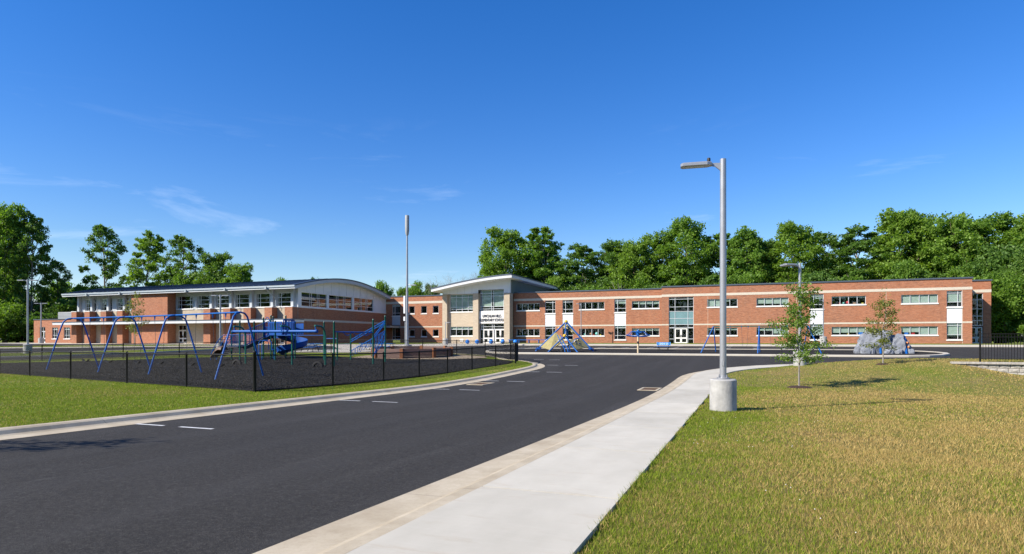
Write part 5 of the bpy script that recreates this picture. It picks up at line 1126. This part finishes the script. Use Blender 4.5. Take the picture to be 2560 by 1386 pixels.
for i, (x, y, h, wd) in enumerate(((30.5, 97, 9, 7), (34, 100, 12, 8), (37, 95, 8, 7), (41, 98, 11, 8), (45, 94, 9, 8), (32.5, 106, 14, 9), (29.8, 104, 10, 7), (49, 99, 12, 9))): plant(PR[6 + i % 2], 'understorey_tree', x, y, h, wd, 'bushy tree at the wood edge beyond the recessed end bay', 'wood edge beyond the school')
for x, y, h, wd, k, lb in ((-140.5, 80, 28.6, 9.6, 0, 'tallest dark tree behind the parking lot lamp'), (-136.2, 82.5, 27.2, 7.4, 4, 'tall dark tree next to the low brick annex'), (-136.6, 88, 18.0, 5.4, 5, 'tall tree with a drooping side bough near the annex'), (-150, 84, 27, 11, 1, 'tall dense tree at the far end of the wood by the parking lot'),
        (-139, 100, 28.0, 9.2, 5, 'tall slender tree with bare lower trunk behind the gymnasium'), (-126.3, 100, 25.8, 8.6, 2, 'tall straight tree behind the left gymnasium windows'), (-116.4, 101, 24.4, 8.8, 5, 'tall tree with open crown behind the gymnasium brick mass'), (-122, 104, 17, 6, 4, 'dark tree squeezed between two tall trees behind the gymnasium'), (-107, 101, 19.6, 8.2, 1, 'medium tree on the falling tree line behind the gymnasium'), (-98.8, 100, 16.8, 7.8, 3, 'rounded tree ending the tree line behind the gymnasium roof')):
    plant(PR[k], 'woodland_tree', x, y, h, wd, lb, 'trees behind the gymnasium')
for i, (x, y, h, wd, lb) in enumerate(((-152, 98, 14, 9, 'bright leafy tree between the dark wood and the annex'), (-146, 99, 13.2, 8, 'small leafy tree beside the gymnasium roof end'), (-140.5, 97, 12.8, 8, 'low leafy tree behind the roof screen of the annex'), (-132, 98, 12.6, 8, 'low leafy tree behind the gymnasium eaves end'), (-112, 99, 14.5, 8, 'low dense tree filling the tree line behind the gymnasium'), (-104, 99, 14, 8, 'low dense tree under the medium tree behind the gymnasium'), (-89.8, 101, 12.6, 6, 'tree top just showing over the gymnasium ridge'), (-83, 104, 13.2, 5, 'small tree top over the highest part of the gymnasium roof'))):
    plant(PR[6 + i % 2], 'understorey_tree', x, y, h, wd, lb, 'low trees behind the gymnasium')
for i, (x, y, h, wd) in enumerate(((-146, 75, 8, 8), (-139.5, 76.5, 6.5, 7), (-134.5, 77, 7.5, 7), (-129.5, 80, 6, 6), (-153, 76, 9, 9), (-131, 86, 9, 7), (-143, 84, 10, 9))): plant(PR[6 + i % 2], 'understorey_tree', x, y, h, wd, 'dark bush at the foot of the wood by the parking lot', 'bushes by the parking lot')
for x, y, h, wd, k, lb in ((-90, 140, 15.4, 6.5, 6, 'rounded small tree over the connector roof beside the gymnasium'), (-84.3, 141, 14.6, 5, 3, 'slim tree left of the mast over the connector roof'), (-80.4, 140, 15, 6, 6, 'small tree right of the mast over the connector roof'), (-76, 140, 14.8, 5.5, 7, 'dark small tree over the connector roof near the pavilion')):
    plant(PR[k], 'distant_tree', x, y, h, wd, lb, 'trees over the connector roof')
# the wood across the drive behind the viewpoint: seen in the school windows
rng = np.random.default_rng(77); n = 24000; P = np.stack([rng.uniform(-230, 110, n), rng.uniform(-96, -78, n), np.zeros(n)], 1)
P[:, 2] = Z(0, -60) + (26 + 4 * wave_top(P[:, 0])) * rng.random(n) ** .8
Q = np.stack([rng.uniform(-200, -182, 9000), rng.uniform(-80, 92, 9000), np.zeros(9000)], 1); Q[:, 2] = 1 + (22 + 4 * wave_top(Q[:, 1])) * rng.random(9000) ** .8; P = np.concatenate([P, Q])
V, F = leaves(P, .8, rng); tag(link('woodland', fast_mesh('woodland', V, F, 'leaf_dark')), 'dense wood across the drive reflected in the school windows', 'wood', kind='stuff')
# bare trees
def bare(seed, h, depth=6):
    rg = random.Random(seed); mb = MB()
    def grow(p, d, L, r, n):
        q = p + d * L; mb.tube([p, p.lerp(q, .5) + Vector((rg.uniform(-1, 1), rg.uniform(-1, 1), 0)) * L * .04, q], [r, r * .85, r * .65], 5)
        if n == 0: return
        for k in range(rg.choice((2, 3, 3))):
            e = (d + Vector((rg.uniform(-1, 1), rg.uniform(-1, 1), rg.uniform(-.1, .5))) * .62).normalized(); grow(q, e, L * rg.uniform(.6, .8), r * .58, n - 1)
    grow(Vector((0, 0, -.3)), Vector((0, 0, 1)), h * .33, (.16 if depth > 4 else .13), depth); return mb
for x, sd, h, lb in ((-72.6, 4, 16.5, 'bare grey tree left of the pavilion roof'), (-69, 9, 18, 'tallest bare grey tree behind the pavilion roof'), (-65.5, 13, 17, 'bare grey tree where the green wood begins')):
    o = wthing('bare_tree', (x, 140, 1), lb, 'tree', 'bare trees behind the pavilion'); mb = bare(sd, h); mb.v = [(p[0] + x, p[1] + 140, p[2] + 1) for p in mb.v]; obj('trunk', mb, 'grey_bark', o)
for x, y, sd, h, lb in ((12.5, 108.5, 21, 13.5, 'pale bare trunk in the wood above the toy window'), (15.8, 108, 25, 12, 'pale leaning dead tree in the wood above the drawn blinds'), (-21, 108, 27, 13, 'pale bare trunk in the wood above the pyramid climber'), (-27.5, 109, 33, 12.5, 'thin bare trunk in the wood near the pavilion roof')):
    o = wthing('bare_tree', (x, y, 1), lb, 'tree', 'bare trunks in the wood'); mb = bare(sd, h, 3); mb.v = [(p[0] + x, p[1] + y, p[2] + 1) for p in mb.v]; obj('trunk', mb, 'grey_bark', o)
# young planted trees
def young(x, y, z, h, wd, seed, label, mulch=.62, lm='leaf_young', dens=1.0, leaf=.055, stem=.035):
    rg = random.Random(seed); rng = np.random.default_rng(seed); o = wthing('young_tree', (x, y, z), label, 'tree', 'young planted trees'); tb = MB()
    ax = [Vector((x + rg.uniform(-1, 1) * .03 * k, y + rg.uniform(-1, 1) * .03 * k, z - .15 + (h * .98 + .15) * k / 6)) for k in range(7)]; tb.tube(ax, [stem * (1.15 - .16 * k) for k in range(7)], 8); pts = []
    nb = int(26 * max(.6, min(dens, 1.2)))
    for k in range(nb):
        f = .26 + .70 * (k + rg.random()) / nb; p = ax[0].lerp(ax[-1], f); p = ax[min(5, int(f * 6))].lerp(ax[min(6, int(f * 6) + 1)], f * 6 - int(f * 6)); an = k * 2.4 + rg.uniform(-.4, .4)
        L = wd * .5 * (1.05 - abs(f - .45) * 1.15) * rg.uniform(.6, 1.15); d = Vector((math.cos(an), math.sin(an), rg.uniform(-.02, .30) + .45 * (f - .3))); q = p + d * L
        tb.tube([p, p.lerp(q, .55) + Vector((0, 0, .04)), q], [stem * .3, stem * .18, .003], 4)
        for t in np.linspace(.25, 1.05, int(11 * L / .8) + 3):
            c = p.lerp(q, float(t)); pts.append(np.array(c) + rng.normal(size=(int(16 * dens), 3)) * np.array([.13, .13, .085]) * (wd / 1.9))
    pts.append(np.array(ax[-1]) + rng.normal(size=(int(70 * dens), 3)) * np.array([.10, .10, .24])); P = np.concatenate(pts) - np.array((x, y, z)); V, F = leaves(P, leaf, rng, .2, .6)
    obj('trunk', tb, 'grey_bark', o); link('crown', fast_mesh('crown', V, F, lm), o)
    if mulch:
        mb = MB(); mb.v = [(x, y, z + .07)]; n = 20
        for k in range(n): a = 2 * math.pi * k / n; mb.v += [(x + .5 * mulch * math.cos(a), y + .5 * mulch * math.sin(a), z + .06), (x + mulch * math.cos(a) * rg.uniform(.85, 1.1), y + mulch * math.sin(a) * rg.uniform(.85, 1.1), z - .05)]
        mb.f = [(0, 1 + 2 * k, 1 + 2 * ((k + 1) % n)) for k in range(n)] + [(1 + 2 * k, 2 + 2 * k, 2 + 2 * ((k + 1) % n), 1 + 2 * ((k + 1) % n)) for k in range(n)]; obj('mulch_ring', mb, 'bark_mulch', o)
    return o
young(1.86, 27.6, float(zlawn(1.86, 27.6)), 4.3, 2.0, 3, 'young staked looking oak with mulch ring on the dry lawn beside the lamp post'.replace('staked looking ', 'slender '), leaf=.044, dens=.95)
young(6.5, 37.3, float(zlawn(6.5, 37.3)), 3.5, 1.9, 5, 'young oak in front of the climbing boulder on the dry lawn', lm='leaf_olive', mulch=.42, leaf=.045, dens=.7)
young(-81.0, 62.6, Z(-81, 62.6) + .1, 7.4, 3.8, 8, 'thin young tree standing before the gymnasium brick mass', lm='leaf_olive', mulch=0, leaf=.10, dens=.28, stem=.06)
young(-123, 66, Z(-123, 66), 4.6, 2.6, 12, 'bushy young tree at the parking lot edge by the annex', mulch=0, leaf=.12, dens=1.2, stem=.06)
young(-13.75, 3.8, Z(-13.75, 3.8) + .1, 4.0, 1.9, 15, 'young tree on the green lawn verge outside the view casting shade on the drive', leaf=.05, dens=.42)
# ------------------------------------------------------------------ grass blades and clover
def blades(name, label, sampler, zf, layers, dryf, parent=None, gain=1.0):
    Vs, Cs = [], []; rng = np.random.default_rng(5)
    for dmin, dmax, dens, wdt, hgt in layers:
        X, Y = sampler(dmin, dmax, dens, rng); n = len(X)
        if not n: continue
        Zv = zf(X, Y) - .01; an = rng.uniform(0, 2 * np.pi, n); hh = hgt * rng.uniform(.45, 1.3, n); ww = wdt * rng.uniform(.6, 1.3, n)
        lx, ly = rng.normal(0, .42, n) * hh, rng.normal(0, .42, n) * hh; cx, cy = np.cos(an) * ww / 2, np.sin(an) * ww / 2
        V = np.stack([np.stack([X - cx, Y - cy, Zv], 1), np.stack([X + cx, Y + cy, Zv], 1), np.stack([X + lx, Y + ly, Zv + hh], 1)], 1).reshape(-1, 3); Vs.append(V)
        f = dryf(X, Y, rng)[:, None]; r = rng.random((n, 1)); gr = np.array([[.105, .165, .010]]) * (1 - r) + np.array([[.320, .395, .045]]) * r; ty = np.array([[.30, .200, .060]]) * (1 - r) + np.array([[.70, .52, .205]]) * r
        C = np.where(rng.random((n, 1)) < f, ty, gr) * gain; Cs.append(np.repeat(np.concatenate([C, np.ones((n, 1))], 1), 3, 0))
    V = np.concatenate(Vs); F = np.arange(len(V)).reshape(-1, 3); me = fast_mesh(name, V, F, 'blade', np.concatenate(Cs)); return tag(link(name, me, parent), label, 'grass', kind='stuff')
CA, SA = math.cos(R(21)), math.sin(R(21))
def in_view(X, Y, dmin, dmax): xc = X * CA + Y * SA; yc = -X * SA + Y * CA; d = np.hypot(xc, yc) * .88; return (d > dmin) & (d <= dmax) & (np.abs(xc) < 1.55 * yc + 3.5)
def wavy(X, Y, s, p=0):
    v = 0
    for k in range(1, 6): a = k * 1.9 + p; v = v + np.sin((X * math.cos(a) + Y * math.sin(a)) * s * (1 + .37 * k) + 2.1 * k) / (.7 + .3 * k)
    return v / 3.2
def samp_right(dmin, dmax, dens, rng):
    x0, y0 = -1.4, 0.0; x1 = min(36, dmax * 1.2); y1 = min(43.2, dmax * 1.3); n = int((x1 - x0) * (y1 - y0) * dens); X = rng.uniform(x0, x1, n); Y = rng.uniform(y0, y1, n)
    xl = np.where(Y < 32.5, np.interp(Y, [4, 23], [-1.22, -1.33]) - .01, 9.6 - np.sqrt(np.maximum(10.88 ** 2 - (Y - 32.5) ** 2, 0))); clump = wavy(X, Y, 9.0, 2) * .22 + rng.random(n)
    k = (X > xl) & in_view(X, Y, dmin, dmax) & (clump > .12) & ~((Y > 36.4) & (Y < 37.15) & (X > 9.3)) & (np.hypot(X + .66, Y - 17.2) > .36) & (np.hypot(X - 1.86, Y - 27.6) > .6); return X[k], Y[k]
def dry_right(X, Y, rng):
    edge = S((X + 1.3) / 3.6); w_ = wavy(X, Y, .42) * .34 + wavy(X, Y, 1.5, 2) * .22 + wavy(X, Y, 4.1, 1) * .18; far = S((Y - 32) / 6); base = .16 + .70 * edge + w_; near_curve = np.where((Y > 26) & (X < 3.5), -.25, 0)
    return np.clip(base + near_curve - .32 * far * S((Y - 39) / 2), .05, .97)
blades('grass', 'half dry mown grass beside the pavement', samp_right, zlawn, [(1.5, 6.5, 7600, .0058, .050), (6.5, 10, 4200, .0078, .050), (10, 15, 1900, .0107, .050), (15, 24, 720, .0172, .050), (24, 46, 220, .027, .048)], dry_right, gain=.96)
def samp_edge(dmin, dmax, dens, rng):
    n = int(30 * dens); Y = rng.uniform(2.5, 32.5, n); X = np.interp(Y, [4, 23], [-1.22, -1.33]) + np.abs(rng.normal(0, .055, n)) - .012; k = in_view(X, Y, dmin, dmax) & (wavy(X, Y, 3.0, 5) + .5 * wavy(X, Y, 11.0, 1) > -.05); return X[k], Y[k]
blades('grass', 'longer grass tufts along the pavement edge', samp_edge, lambda X, Y: zlawn(X, Y) + .03, [(3.2, 8, 420, .006, .062), (8, 16, 190, .009, .058), (16, 34, 80, .016, .055)], lambda X, Y, r: np.clip(.25 + wavy(X, Y, .8) * .3, .05, .7))
def samp_left(dmin, dmax, dens, rng):
    x0, x1, y0, y1 = -52, -12.9, -2, 46; n = int((x1 - x0) * (y1 - y0) * dens); X = rng.uniform(x0, x1, n); Y = rng.uniform(y0, y1, n)
    fy = 17.35 + (-16.25 - X) * .2265; out = (Y < fy - .05) | (X > np.interp(Y, [17, 40], [-16.15, -15.0]) + .06)
    xr = np.interp(Y, [-5, 36, 38, 40, 42, 44, 46], [-13.0, -13.0, -13.3, -14.0, -15.0, -16.6, -19]); k = out & (X < xr) & in_view(X, Y, dmin, dmax); return X[k], Y[k]
def dry_left(X, Y, rng): return np.clip(.12 + wavy(X, Y, .5, 3) * .12 + .14 * S((9 - Y) / 4 + .2), .02, .5)
blades('grass', 'green mown grass between the playground fence and the drive', samp_left, lambda X, Y: zt(X, Y) + .10, [(7, 16, 1100, .012, .048), (16, 26, 520, .018, .048), (26, 48, 150, .028, .048)], dry_left)
# clover heads
rng = np.random.default_rng(21); cl = MB()
for k in range(34):
    while True:
        yc = rng.uniform(5, 14); xc = yc * rng.uniform(.10, .62); X = xc * CA - yc * SA; Y = xc * SA + yc * CA
        if X > -1.0 and wavy(np.array(X), np.array(Y), .9, 4) > .10: break
    z = float(zlawn(X, Y)); cl.add([(X + dx * .0065, Y + dy * .0065, z + .065 + dz * .0065) for dx, dy, dz in ((1, 0, 0), (0, 1, 0), (-1, 0, 0), (0, -1, 0), (0, 0, 1), (0, 0, -1))], [(0, 1, 4), (1, 2, 4), (2, 3, 4), (3, 0, 4), (1, 0, 5), (2, 1, 5), (3, 2, 5), (0, 3, 5)])
tag(obj('clover', cl, 'clover'), 'white clover heads scattered in the dry lawn', 'clover', kind='stuff')
